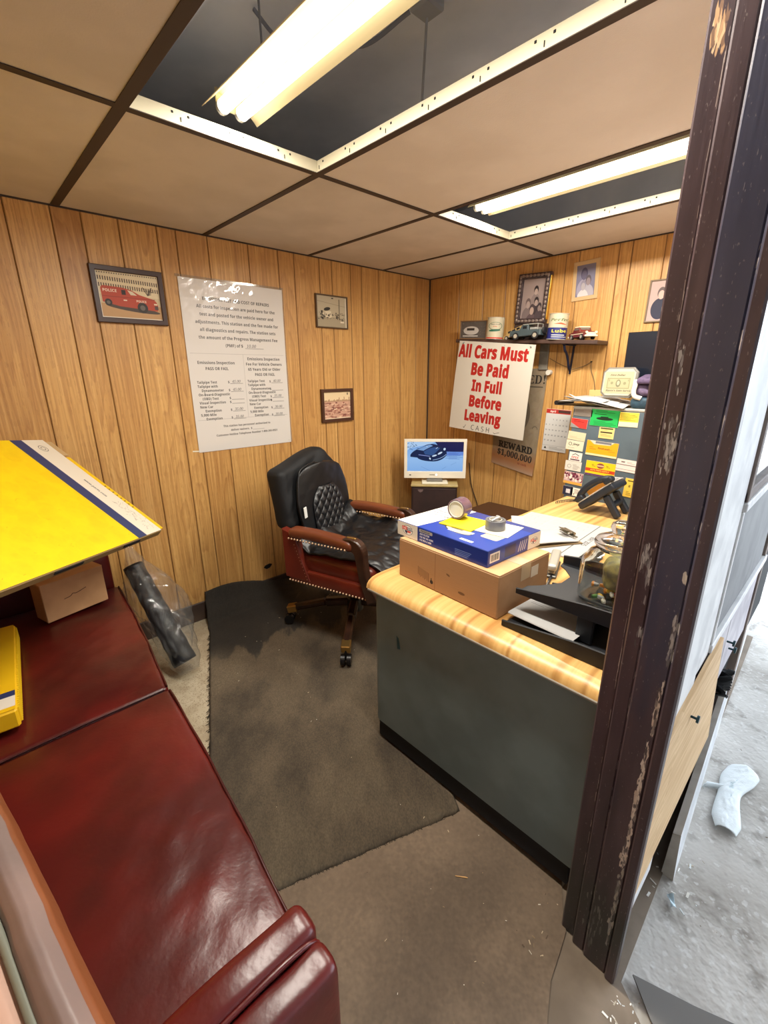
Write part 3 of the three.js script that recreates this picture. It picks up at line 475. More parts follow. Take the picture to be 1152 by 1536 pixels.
// ---------- office chair ----------
const oxblood = leather('#6b2415', '#571b0e', 0.36), armLeather = leather('#6f3a22', '#5a2c19', 0.36), darkwood = mottled('#3c2418', '#2a1810', 0.32, 0.3), brass = plain('#b9975a', 0.3, { metalness: 0.9 });
const blackVinyl = phys({ color: C('#0c0e12'), roughness: 0.40, clearcoat: 0.12, clearcoatRoughness: 0.3, bumpMap: blotch, bumpScale: 0.002, side: THREE.DoubleSide });
const blackCloth = std({ color: C('#07090d'), roughness: 0.7, bumpMap: grain, bumpScale: 0.0004, side: THREE.DoubleSide });
const TH = 0.297, HUB = [-1.38, 0, 0.70];
const backLean = (y) => -0.215 - 0.16 * (y - 0.45);        // local z of the backrest's front face
{
  const t = thing('office_chair', 'red leather office chair with wooden arms and brass nail trim behind the desk', 'chair', [HUB[0], 0.020, HUB[2]], TH);
  obj('seat_frame', puff(0.545, 0.085, 0.52, [14, 6, 14], 0.022, (p) => { p.y += 0.372; p.z += 0.03; }), oxblood, t);
  obj('seat_cushion', puff(0.51, 0.12, 0.50, [18, 8, 18], 0.05, (p, a, b, c) => { p.y += 0.435 + (b > 0 ? 0.014 * (1 - a * a) * (1 - c * c) : 0); p.z += 0.03; }), oxblood, t);
  obj('backrest', puff(0.44, 0.47, 0.085, [18, 20, 8], 0.045, (p, a, b, c) => { const y = p.y + 0.62; p.z += backLean(y) - 0.060; p.y = y; p.x = p.x * (1 + 0.05 * b) + 0.045; }), oxblood, t);
  const nail = new THREE.SphereGeometry(0.0055, 8, 5), nails = [];
  for (const s of [-1, 1]) {
    obj('side_panel', prism([[-0.24, 0.36], [-0.08, 0.36], [-0.125, 0.46], [-0.165, 0.60], [-0.245, 0.62]], 0.035, 0.004).rotateY(-Math.PI / 2).translate(s * 0.255 + 0.0175, 0, 0), oxblood, t);
    const arm = obj('armrest', puff(0.074, 0.052, 0.375, [10, 8, 22], 0.024, (p, a, b, c) => { p.x += s * 0.268; p.y += 0.606 + 0.010 * (1 - c * c) - 0.006 * c; }), armLeather, t);
    for (let i = 0; i < 19; i++) for (const q of [-1, 1]) nails.push(nail.clone().translate(s * 0.268 + q * 0.0355, 0.588, -0.178 + i * 0.0185));
    const cv = new THREE.SplineCurve([[0.135, 0.607], [0.185, 0.608], [0.215, 0.585], [0.226, 0.53], [0.238, 0.46], [0.262, 0.40], [0.290, 0.345]].map((q) => new THREE.Vector2(...q))), L = [], R = [];
    for (let i = 0; i <= 28; i++) { const k = i / 28, q = cv.getPoint(k), d = cv.getTangent(k), w = 0.021 + 0.006 * Math.sin(k * 6.5 + 0.5) + 0.006 * k; L.push([q.x - d.y * w, q.y + d.x * w]); R.unshift([q.x + d.y * w, q.y - d.x * w]); }
    obj('arm_post', metric(new THREE.ExtrudeGeometry(shape(L.concat(R)), { depth: 0.030, bevelEnabled: true, bevelSize: 0.007, bevelThickness: 0.008, bevelSegments: 3, bevelOffset: -0.004 }).rotateY(-Math.PI / 2).translate(s * 0.268 + 0.015, 0, 0)), darkwood, t);
    obj('arm_bracket', box(0.012, 0.012, 0.05, s * 0.268, 0.637, 0.17, 0.003), brass, arm);
    for (let i = 0; i < 28; i++) nails.push(nail.clone().translate(s * 0.2735, 0.345, -0.215 + i * 0.0184));
    for (let i = 0; i < 12; i++) nails.push(nail.clone().translate(s * 0.272, 0.37 + i * 0.016, lerp(-0.10, -0.17, i / 11)));
  }
  for (let i = 0; i < 36; i++) nails.push(nail.clone().translate(-0.262 + i * 0.015, 0.345, 0.291));
  const nt = obj('nail_trim', nails, plain('#d9b898', 0.3, { metalness: 0.6 }), t); nt.userData = { kind: 'stuff', label: 'rows of round brass nail heads' };
  obj('column', [rod([0, 0.11, 0], [0, 0.34, 0], 0.028, 20), rod([0, 0.31, 0], [0, 0.345, 0], 0.11, 20), rod([0, 0.10, 0], [0, 0.17, 0], 0.045, 20)], plain('#1a1614', 0.4), t);
  for (let k = 0; k < 4; k++) {
    const a = (137 + 90 * k) * Math.PI / 180 + TH, dx = Math.cos(a), dz = Math.sin(a), R = 0.375;   // local direction
    const leg = obj('leg', [bar([0.03 * dx, 0.150, 0.03 * dz], [0.17 * dx, 0.140, 0.17 * dz], 0.048, 0.046, 0.01), bar([0.16 * dx, 0.141, 0.16 * dz], [R * dx, 0.092, R * dz], 0.042, 0.036, 0.01)], darkwood, t);
    obj('brass_cap', bar([(R - 0.045) * dx, 0.099, (R - 0.045) * dz], [(R + 0.008) * dx, 0.088, (R + 0.008) * dz], 0.047, 0.042, 0.004), brass, leg);
    const sx = -dz * 0.017, sz = dx * 0.017;
    obj('caster', [rod([R * dx - sx * 1.5, 0.031, R * dz - sz * 1.5], [R * dx - sx * 0.3, 0.031, R * dz - sz * 0.3], 0.027, 18), rod([R * dx + sx * 0.3, 0.031, R * dz + sz * 0.3], [R * dx + sx * 1.5, 0.031, R * dz + sz * 1.5], 0.027, 18), rod([R * dx, 0.03, R * dz], [R * dx, 0.085, R * dz], 0.008, 10)], plain('#111113', 0.35), leg);
  }
}
{
  const t = thing('seat_cover', 'black quilted seat cover pulled over the red chair, sagging on its seat', 'seat cover', HUB, TH);
  const topY = (x) => x < 0.10 ? lerp(0.912, 0.985, smooth(-0.3, 0.10, x)) : lerp(0.985, 0.80, smooth(0.10, 0.31, x));
  obj('back_cover', puff(0.525, 0.42, 0.115, [34, 34, 10], 0.045, (p, a, b, c) => {
    const y0 = p.y + 0.21, f = clamp(y0 / 0.42, 0, 1), y = lerp(0.60, topY(p.x), f); p.x = p.x * (1 + 0.04 * f) + 0.042;
    const cr = fbm(p.x * 9 + 5, y * 9 - p.x * 7, 4) - 0.5; p.z += backLean(y) - 0.046 + 0.034 * cr * (c > 0 ? 1 : 0.4); p.y = y + 0.008 * cr;
  }), blackCloth, t);
  // headrest-to-lumbar panel of vinyl, with a diamond quilted field
  const pw = (y) => 0.165 + 0.06 * Math.sin(clamp((y - 0.50) / 0.42, 0, 1) * Math.PI) , px = 0.058;
  obj('vinyl_panel', metric(sheet(30, 44, (u, v) => { const y = lerp(0.52, 0.925, v), w = pw(y) * (v > 0.86 ? Math.sqrt(Math.max(0.05, 1 - ((v - 0.86) / 0.14) ** 2)) : 1), s = u * 2 - 1, x = px + s * w; return [x, y, backLean(y) + 0.040 + 0.016 * (1 - s * s) + 0.010 * (fbm(x * 12, y * 12, 3) - 0.5)]; }, 0.012)), blackVinyl, t);
  obj('quilted_panel', metric(sheet(110, 130, (u, v) => {
    const y = lerp(0.53, 0.80, v), top = 1 - Math.pow(Math.max(0, (v - 0.55) / 0.45), 2.2) * 0.55, w = 0.135 * top, s = u * 2 - 1, x = px + 0.005 + s * w, a = (x + y * 0.55) / 0.048, b = (x - y * 0.9) / 0.052, fa = Math.abs(a - Math.round(a)) * 2, fb = Math.abs(b - Math.round(b)) * 2;
    const pillow = Math.min(1, Math.pow(fa * fb, 0.35)), e = Math.min(1, (1 - Math.abs(s)) * 12, v * 16, (1 - v) * 16); return [x, y, backLean(y) + 0.056 + 0.014 * (1 - s * s) + (0.013 * pillow) * e];
  }, 0.008)), blackVinyl, t);
  obj('seam', metric(tube(Array.from({ length: 25 }, (_, i) => { const v = i / 24, y = lerp(0.56, 0.93, v), w = pw(y) * (v > 0.9 ? Math.sqrt(Math.max(0.05, 1 - ((v - 0.9) / 0.1) ** 2)) : 1); return [px - w, y, backLean(y) + 0.044]; }), 0.004, 60, 6)), blackVinyl, t);
  obj('side_tag', box(0.022, 0.060, 0.004, 0, 0, 0, 0.001), plain('#e4e6e2', 0.5), t, [-0.135, 0.69, backLean(0.69) + 0.052], [0, 0, 0.12]);
  // the loose seat part, creased and hitched up on the far side
  obj('seat_drape', metric(sheet(70, 70, (u, v) => {
    const z = lerp(-0.20, 0.335, v), x0 = lerp(-0.245, -0.225, smooth(0.1, 0.8, v)), x = lerp(x0, 0.275, u), far = smooth(0.55, 1, u);
    let y = 0.532 + 0.055 * far * (1 - 0.4 * v) + 0.05 * smooth(0.18, 0, v) - 0.035 * smooth(0.8, 1, v);
    y += 0.034 * (fbm(x * 15 + z * 6, z * 14 - x * 5, 4) - 0.5) + 0.016 * Math.pow(Math.abs(Math.sin(x * 21 + z * 13 + 2.5 * fbm(x * 5, z * 5, 2))), 5) * far; y -= 0.012 * smooth(0.08, 0, u);
    return [x, y, z];
  }, 0.008)), blackVinyl, t);
  obj('side_skirt', metric(sheet(40, 20, (u, v) => { const z = lerp(-0.20, 0.30, u); return [0.272 + 0.012 * Math.sin(u * 17) * v, lerp(0.585 - 0.03 * u, 0.48, v), z]; }, 0.006)), blackCloth, t);
}

// ---------- desk ----------
const maple = (w, h) => field(1024, 512, (u, v) => { const x = u * w, y = v * h, d = y + 0.012 * fbm(x * 2, y * 5, 3), f = fbm(x * 3, d * 150, 3), l = Math.pow(Math.abs(Math.sin(d * 55 + 5 * fbm(x * 0.6, d * 9, 3))), 9), b = fbm(x * 2.5, y * 4, 3); let c = mix3([232, 190, 122], [212, 162, 94], clamp(f * 1.5 - 0.35 + (b - 0.5) * 0.6, 0, 1)); return mix3(c, [148, 96, 44], 0.55 * l * smooth(0.35, 0.6, vn(x * 2 + 3, d * 13))); }, w, h);
const mapleMat = std({ map: maple(1.6, 0.8), roughness: 0.34 });
const deskGrey = mottled('#74817f', '#65716f', 0.42, 0.8, 6), TOP = 0.695;
{
  const t = thing('desk', 'grey steel desk with a maple laminate top rounded over its end panel', 'desk');
  const x0 = -1.862, x1 = -0.32, prof = [[x1, TOP - 0.034], [x1, TOP], [x0 + 0.075, TOP], [x0 + 0.05, TOP - 0.001], [x0 + 0.028, TOP - 0.005], [x0 + 0.012, TOP - 0.013], [x0 + 0.003, TOP - 0.024], [x0, TOP - 0.037]];
  const pl = prof.slice(1), len = [0]; for (let i = 1; i < pl.length; i++) len.push(len[i - 1] + Math.hypot(pl[i][0] - pl[i - 1][0], pl[i][1] - pl[i - 1][1]));
  const g = sheet(pl.length - 1, 24, (u, v) => { const i = Math.round(u * (pl.length - 1)), z = lerp(1.358, 2.166, v); return [pl[i][0], pl[i][1] + 0.0, z]; });
  { const uv = g.attributes.uv, n = pl.length; for (let i = 0; i < uv.count; i++) uv.setXY(i, len[i % n], 1.358 + 0.808 * Math.floor(i / n) / 24); }
  mapleMat.side = THREE.DoubleSide;
  obj('desk_top', g, mapleMat, t);
  obj('top_core', prism(prof.slice(1).map(([a, b], i) => [a + (i === 0 ? 0 : 0.0006), b - 0.001]).concat([[x0 + 0.001, TOP - 0.037], [x1, TOP - 0.037]]), 0.806).translate(0, 0, 1.359), mapleMat, t);
  obj('edge_strip', [bxx(x0 - 0.003, x0 + 0.012, TOP - 0.044, TOP - 0.036, 1.365, 2.166, 0.002), bxx(x0 + 0.01, x1, TOP - 0.044, TOP - 0.036, 1.355, 1.365, 0.002)], plain('#b5b2a8', 0.35, { metalness: 0.7 }), t);
  obj('end_panel', slab([[-1.842, 1.395], [-1.838, 1.383], [-1.826, 1.376], [-1.81, 1.376], [-1.81, 2.165], [-1.842, 2.165]], 0.098, TOP - 0.045), deskGrey, t);
  obj('side_panel', bxx(-1.81, -1.42, 0.10, TOP - 0.045, 1.376, 2.16, 0.003), deskGrey, t);
  for (let k = 0; k < 3; k++) { const d = obj('drawer', bxx(-1.795, -1.435, 0.115 + k * 0.178, 0.283 + k * 0.178, 1.366, 1.377, 0.004), deskGrey, t); obj('handle', bxx(-1.68, -1.55, 0.20 + k * 0.178, 0.215 + k * 0.178, 1.352, 1.366, 0.003), plain('#b9b9b5', 0.3, { metalness: 0.8 }), d); }
  obj('side_panel', bxx(-0.72, -0.335, 0.10, TOP - 0.045, 1.376, 2.16, 0.003), deskGrey, t);
  obj('back_panel', bxx(-1.42, -0.72, 0.20, TOP - 0.045, 2.14, 2.16, 0.002), deskGrey, t);
  obj('plinth', bxx(-1.838, -1.45, 0.0245, 0.10, 1.39, 2.15, 0.003), M.dark, t); obj('plinth', bxx(-0.70, -0.36, 0.0, 0.10, 1.43, 2.13, 0.003), M.dark, t);  // first plinth: black and flush, stands in for the shade under the desk
  obj('paint_scrape', prism([[-0.006, -0.026], [0.008, -0.022], [0.004, 0.0], [0.0, 0.018], [-0.010, 0.024], [-0.008, 0.0]], 0.0006).rotateY(-Math.PI / 2).translate(-1.8425, 0.49, 1.50), plain('#1f4a56', 0.4), t);
}
// ---------- on the desk ----------
const paper = std({ color: C('#b4b2ae'), roughness: 0.85, side: THREE.DoubleSide });
{
  const tx = canvasTex(1024, 320, (g, W, Hh) => {
    g.fillStyle = '#a97f57'; g.fillRect(0, 0, W, Hh); for (let i = 0; i < 500; i++) { g.fillStyle = `rgba(${i % 2 ? '80,50,25' : '200,160,115'},${rr(0.01, 0.05)})`; g.fillRect(rr(0, W), rr(0, Hh), rr(10, 120), rr(1, 6)); }
    g.fillStyle = 'rgba(120,80,45,.55)'; g.fillRect(418, 0, 6, Hh); g.fillStyle = '#5c3c22'; for (let i = 0; i < 9; i++) g.fillRect(228 + i * 15, 170 + i * 3, 5, 70 + (i % 3) * 6);
    g.fillStyle = '#2a211c'; g.beginPath(); g.arc(385, 262, 17, 0, 7); g.fill(); g.fillRect(377, 228, 9, 40); g.fillStyle = 'rgba(70,45,25,.6)'; g.beginPath(); g.ellipse(700, 245, 34, 12, 0, 0, 7); g.fill(); g.beginPath(); g.ellipse(560, 140, 20, 8, 0.3, 0, 7); g.fill();
  });
  const t = thing('cardboard_box', 'brown corrugated cardboard box on the desk corner under the air filter carton', 'box', [-1.632, TOP + 0.0006, 1.632], -0.045);
  obj('carton', box(0.270, 0.136, 0.415, 0, 0.068, 0, 0.003), kraft, t);
  obj('printed_side', face(0.410, 0.13, 0, 0, 0).rotateY(-Math.PI / 2).translate(-0.1357, 0.068, 0), std({ map: tx, roughness: 0.8 }), t);
  for (const s of [-1, 1]) obj('top_flap', box(0.132, 0.003, 0.413, s * 0.0675, 0.1376, 0, 0.001), kraft2, t);
  obj('packing_tape', [box(0.05, 0.0006, 0.413, 0, 0.1395, 0, 0), box(0.05, 0.05, 0.0006, 0, 0.112, 0.2080, 0)], plain('#c7b08f', 0.2, { transparent: false }), t);
  obj('torn_label', box(0.04, 0.035, 0.0006, 0.05, 0.10, 0.2082, 0), plain('#d8ccb8', 0.6), t);
}
const FB = [-1.606, TOP + 0.1405, 1.590], FT = -0.06;   // air filter carton
{
  const w = 0.278, h = 0.052, d = 0.392;
  const logo = (g, x, y, s) => { g.save(); g.translate(x, y); g.scale(s, s); g.fillStyle = '#3c4048'; g.beginPath(); g.ellipse(0, 0, 62, 46, 0, 0, 7); g.fill(); g.fillStyle = '#f4f2ee'; g.beginPath(); g.ellipse(0, 0, 58, 42, 0, 0, 7); g.fill(); g.fillStyle = '#d8321f'; g.fillRect(-70, -30, 62, 32); g.fillStyle = '#23304f'; g.fillRect(-8, -26, 66, 28); g.beginPath(); g.moveTo(-38, 6); g.lineTo(-6, 6); g.lineTo(-6, 36); g.arc(0, 0, 38, 1.8, 3.0); g.fill(); g.fillStyle = '#d8321f'; g.fillRect(-4, 6, 42, 16); g.fillStyle = '#fff'; g.font = 'bold 25px sans-serif'; g.fillText('CAR', -64, -5); g.fillText('QUEST', -6, -5); g.restore(); };
  const topT = canvasTex(1024, 768, (g) => {   // u along the length, left end is the far chair side
    const gr = '#1d3f9c'; g.fillStyle = gr; g.fillRect(0, 0, 1024, 768); g.fillStyle = '#22357e'; g.fillRect(300, 0, 724, 130);
    g.fillStyle = '#e9e5d8'; g.beginPath(); g.moveTo(0, 0); g.lineTo(330, 0); g.lineTo(250, 768); g.lineTo(0, 768); g.fill();
    logo(g, 150, 90, 1.5); g.fillStyle = '#26305a'; g.font = 'bold 44px sans-serif'; g.fillText('PREMIUM', 40, 260); g.font = 'bold 38px sans-serif'; g.fillText('AIR FILTER', 40, 320); g.fillText('FILTRE DE AIR', 30, 378);
    g.fillStyle = '#c7b9a6'; for (const [x, y, a, b] of [[700, 180, 200, 150], [770, 350, 170, 190], [420, 330, 150, 120]]) { g.beginPath(); g.roundRect(x, y, a, b, 26); g.fill(); }
    g.strokeStyle = '#1c222e'; g.lineWidth = 10; g.fillStyle = '#b9b3a8'; g.beginPath(); g.ellipse(560, 560, 150, 62, 0.12, 0, 7); g.fill(); g.stroke(); g.fillStyle = '#4a4a48'; g.fillRect(470, 540, 230, 12); g.fillStyle = '#ddd6c8'; g.fillRect(480, 585, 90, 34); g.fillRect(600, 520, 110, 40); g.fillStyle = '#dfe3ea'; g.fillRect(700, 690, 130, 34);
  });
  const sideT = canvasTex(1024, 140, (g) => {
    g.fillStyle = '#14307f'; g.fillRect(0, 0, 1024, 140); g.fillStyle = '#dcd7ca'; g.fillRect(0, 0, 262, 140); logo(g, 135, 68, 1.05);
    g.fillStyle = '#a9a8a4'; g.beginPath(); g.roundRect(284, 10, 160, 30, 8); g.fill(); g.fillStyle = '#1b2340'; g.font = 'bold 24px sans-serif'; g.fillText('PREMIUM', 300, 34); g.fillStyle = '#fff'; g.font = 'bold 23px sans-serif'; g.fillText('AIR FILTER', 290, 66); g.fillText('FILTRE DE AIRE', 290, 95); g.fillText('FILTRO A AIR', 290, 124);
    g.fillStyle = 'rgba(150,175,230,.7)'; for (let i = 0; i < 4; i++) g.fillRect(700, 72 + i * 15, 170 - i * 12, 6);
  });
  const endT = canvasTex(640, 140, (g) => { g.fillStyle = '#1b3a92'; g.fillRect(0, 0, 640, 140); g.fillStyle = '#ece8df'; g.fillRect(22, 30, 110, 84); g.fillStyle = '#14161c'; for (let i = 0; i < 20; i++) g.fillRect(34 + i * 4.4, 44, rr(1, 3.4), 56); g.fillStyle = '#16275e'; g.fillRect(190, 20, 130, 96); g.fillStyle = '#cfd3dc'; for (let i = 0; i < 4; i++) { g.save(); g.translate(356 + i * 26, 116); g.rotate(-1.3); g.fillRect(0, -5, 96, 9); g.restore(); } g.fillStyle = '#e9e5d8'; g.fillRect(478, 0, 162, 140); logo(g, 560, 70, 0.7); });
  const t = thing('air_filter_box', 'blue and white air filter carton resting on the brown cardboard box', 'box', FB, FT);
  obj('carton', box(w, h, d, 0, h / 2, 0, 0.0015), plain('#1b3a92', 0.3), t);
  const pm = (tex) => phys({ map: tex, roughness: 0.35, clearcoat: 0.3, clearcoatRoughness: 0.2 });
  obj('printed_top', face(d - 0.002, w - 0.002).rotateX(-Math.PI / 2).rotateY(-Math.PI / 2).translate(0, h + 0.0006, 0), pm(topT), t);
  obj('printed_side', face(d - 0.002, h - 0.002).rotateY(-Math.PI / 2).translate(-w / 2 - 0.0006, h / 2, 0), pm(sideT), t);
  obj('printed_end', face(w - 0.002, h - 0.002).translate(0, h / 2, d / 2 + 0.0006), pm(endT), t);
}
const FTOP = FB[1] + 0.0532;
{
  const y = FTOP;
  const p = thing('note_pad', 'yellow square note sheet lying on the air filter carton', 'note pad', [-1.600, y, 1.578], 0.06); obj('sheets', box(0.125, 0.004, 0.128, 0, 0.002, 0, 0.0005), plain('#ecd80f', 0.6), p);
  const r = thing('packing_tape', 'roll of clear packing tape standing on the yellow note sheet', 'tape', [-1.575, y + 0.0045, 1.535], 0.12);
  const ring = (R, r0, w, m, n, par) => obj(n, metric(new THREE.LatheGeometry([[r0, -w / 2], [R - 0.001, -w / 2], [R, -w / 2 + 0.001], [R, w / 2 - 0.001], [R - 0.001, w / 2], [r0, w / 2], [r0, -w / 2]].map((q) => new THREE.Vector2(...q)), 40)), m, par);
  const a = ring(0.035, 0.0295, 0.05, phys({ color: C('#6d5360'), roughness: 0.12, clearcoat: 1, clearcoatRoughness: 0.05 }), 'tape_layers', r), b = ring(0.0292, 0.027, 0.052, plain('#d9d6cf', 0.7), 'cardboard_core', r);
  for (const q of [a, b]) { q.rotation.z = Math.PI / 2; q.position.y = 0.036; }
  obj('core_disc', rod([-0.022, 0.036, 0], [0.022, 0.036, 0], 0.0268, 24), plain('#c9c7c4', 0.7), r);
  const c = thing('index_card', 'white square card under the grey tape roll on the air filter carton', 'card', [-1.570, y, 1.690], 0.12); obj('sheet', box(0.125, 0.0012, 0.125, 0, 0.0006, 0, 0.0003), plain('#e3dcc9', 0.7), c);
  const g = thing('tape_roll', 'roll of grey cloth tape with a shiny core lying on a white card', 'tape', [-1.578, y + 0.0015, 1.684], 0);
  const k = ring(0.033, 0.021, 0.032, plain('#77787a', 0.35, { metalness: 0.3 }), 'tape_layers', g), k2 = ring(0.021, 0.0185, 0.033, plain('#c8c4bb', 0.5), 'cardboard_core', g); k.position.y = 0.0165; k2.position.y = 0.017;
  obj('loose_end', tube([[-0.03, 0.034, 0.004], [-0.012, 0.042, 0.012], [0.012, 0.038, 0.006], [0.025, 0.034, -0.012]], 0.004, 20, 6), plain('#d5d3ce', 0.3, { metalness: 0.4 }), g);
}
{
  const tx = canvasTex(1024, 820, (g, W, Hh) => {   // read from the chair's side
    g.fillStyle = '#aeadab'; g.fillRect(0, 0, W, Hh); g.fillStyle = '#3b3f3c'; g.fillRect(0, 128, W, 7); g.fillStyle = '#4a4a4a'; g.font = 'bold 62px sans-serif'; g.fillText('MAY 2025', 380, 88);
    g.strokeStyle = '#c3c3c3'; g.lineWidth = 2; for (let i = 0; i <= 7; i++) { g.beginPath(); g.moveTo(20 + i * 140, 150); g.lineTo(20 + i * 140, Hh - 10); g.stroke(); } for (let j = 0; j <= 5; j++) { g.beginPath(); g.moveTo(20, 150 + j * 132); g.lineTo(1000, 150 + j * 132); g.stroke(); }
    g.fillStyle = '#8b8b8b'; g.font = '22px sans-serif'; let n = 1; for (let j = 0; j < 5; j++) for (let i = j ? 0 : 4; i < 7; i++) if (n <= 31) g.fillText(String(n++), 30 + i * 140, 178 + j * 132);
    g.strokeStyle = 'rgba(70,60,110,.6)'; for (let i = 0; i < 26; i++) { let x = rr(40, 900), y = rr(200, 780); g.beginPath(); g.moveTo(x, y); for (let q = 0; q < 6; q++) { x += rr(4, 14); g.lineTo(x, y + rr(-6, 6)); } g.stroke(); }
  });
  const t = thing('desk_calendar', 'large white desk calendar pad in the middle of the desk top', 'calendar', [-0.975, TOP + 0.0005, 1.590], 0.05);
  obj('pages', box(0.46, 0.005, 0.405, 0, 0.0025, 0, 0.0006), plain('#a9a8a4', 0.8), t);
  obj('printed_page', face(0.456, 0.40).rotateX(-Math.PI / 2).rotateY(Math.PI).translate(0, 0.0055, 0), std({ map: tx, roughness: 0.8 }), t);
  obj('black_corner', box(0.17, 0.003, 0.055, -0.14, 0.0035, 0.230, 0.0006), M.dark, t);
  const c = thing('clipboard', 'clipboard with white papers lying across the desk calendar', 'clipboard', [-1.075, TOP + 0.0068, 1.628], -0.52);
  obj('board', box(0.225, 0.004, 0.16, 0, 0.002, 0, 0.001), mottled('#8a7350', '#7b6645', 0.6, 0.3), c);
  obj('papers', metric(sheet(16, 12, (u, v) => [-0.108 + 0.205 * u, 0.0115 + 0.006 * Math.sin(u * 3) * (1 - v) + 0.010 * (1 - u) * (1 - u), 0.074 - 0.148 * v], 0.006)), paper, c);
  obj('clip', [box(0.016, 0.005, 0.11, 0.098, 0.020, 0, 0.002), box(0.03, 0.014, 0.05, 0.094, 0.027, 0, 0.006), rod([0.104, 0.028, -0.034], [0.104, 0.028, 0.034], 0.006, 12), bar([0.09, 0.036, 0], [0.065, 0.043, 0.0], 0.05, 0.003, 0.001)], plain('#8f897a', 0.28, { metalness: 0.9 }), c);
  const pn = thing('paper_stack', 'loose white papers at the calendar\'s far corner by the wall', 'papers', [-0.965, TOP + 0.0065, 1.425], 0.6); obj('sheet', metric(sheet(10, 10, (u, v) => [-0.045 + 0.11 * u, 0.002 + 0.012 * u * u, 0.03 - 0.06 * v], 0.002)), paper, pn);
  const st = thing('stapler', 'grey metal stapler between the brown box and the black tray', 'stapler', [-1.335, TOP + 0.0005, 1.785], 0.35);
  obj('base', box(0.15, 0.010, 0.036, 0, 0.005, 0, 0.003), plain('#6b6b66', 0.4, { metalness: 0.6 }), st); obj('magazine', box(0.14, 0.012, 0.022, 0, 0.020, 0, 0.003), plain('#9d9a90', 0.3, { metalness: 0.8 }), st);
  obj('top_arm', puff(0.15, 0.024, 0.034, [14, 6, 8], 0.011, (p, a) => { p.y += 0.041 + 0.005 * a; }), plain('#aeaba0', 0.35, { metalness: 0.3 }), st);
  let i = 0; for (const [x, z, a, col, lab] of [[-1.432, 1.800, 0.5, '#c9c6bd', 'silver pen lying beside the brown cardboard box'], [-1.440, 1.822, 0.3, '#2b2d33', 'black pen lying before the black tray']]) { const p = thing('pen', lab, 'pen', [x, TOP + 0.0062, z], a); obj('barrel', rod([-0.055, 0, 0], [0.05, 0, 0], 0.0052, 10), plain(col, 0.3), p); obj('tip', rod([0.05, 0, 0], [0.066, 0, 0], 0.0045, 10, 0.001), plain('#a9a9a9', 0.3, { metalness: 0.8 }), p); obj('pocket_clip', box(0.035, 0.002, 0.003, -0.03, 0.0062, 0, 0.0006), plain('#b9b9b9', 0.3, { metalness: 0.8 }), p); i++; }
}
{
  const blk = plain('#101318', 0.45), t = thing('letter_tray', 'black two-tier letter tray on the desk close to the door jamb', 'tray', [-1.575, TOP + 0.0005, 2.008]);
  const tier = (y, nm, ox) => {
    const pts = [[-0.145, -0.150], [-0.09, -0.146], [-0.06, -0.12], [0.0, -0.085], [0.06, -0.085], [0.10, -0.12], [0.12, -0.146], [0.145, -0.15], [0.145, 0.165], [-0.145, 0.165]];
    const p = obj(nm, slab(pts, y, y + 0.0035), plain('#1b1d22', 0.5), t, [ox, 0, 0]);
    obj('side_wall', prism([[-0.150, y], [0.165, y], [0.165, y + 0.045], [0.05, y + 0.040], [-0.12, y + 0.020], [-0.150, y + 0.016]].map(([a, b]) => [-a, b]), 0.005, 0.001).rotateY(Math.PI / 2).translate(-0.150, 0, 0), blk, p);
    obj('side_wall', prism([[-0.150, y], [0.165, y], [0.165, y + 0.045], [-0.06, y + 0.042], [-0.150, y + 0.030]].map(([a, b]) => [-a, b]), 0.005, 0.001).rotateY(Math.PI / 2).translate(0.145, 0, 0), blk, p);
    obj('back_wall', bxx(-0.148, 0.148, y, y + 0.045, 0.162, 0.167, 0.001), blk, p);
  };
  tier(0.001, 'lower_tier', -0.065); tier(0.078, 'upper_tier', 0);
  for (const [x, z] of [[-0.138, 0.05], [0.138, 0.05], [-0.138, 0.15], [0.138, 0.15]]) obj('riser', bxx(x - 0.008, x + 0.008, 0.006, 0.080, z - 0.022, z + 0.022, 0.003), blk, t);
  const tx = canvasTex(512, 400, (g) => { g.fillStyle = '#b4b3b1'; g.fillRect(0, 0, 512, 400); g.fillStyle = '#2a2a2c'; g.font = 'bold 26px sans-serif'; g.fillText('INVOICE', 30, 50); g.fillRect(30, 66, 150, 9); g.fillStyle = '#77777a'; for (let i = 0; i < 6; i++) g.fillRect(30, 100 + i * 18, 90 + (i * 37) % 160, 5); });
  const pp = thing('paper_stack', 'white printed sheets sticking out of the tray\'s lower tier', 'papers', [-1.655, TOP + 0.012, 1.955], -0.06);
  obj('sheets', box(0.20, 0.003, 0.195, 0, 0.0095, 0, 0.0008), paper, pp); obj('printed_page', face(0.198, 0.193).rotateX(-Math.PI / 2).rotateY(-Math.PI / 2).translate(0, 0.0115, 0), std({ map: tx, roughness: 0.8 }), pp);
}
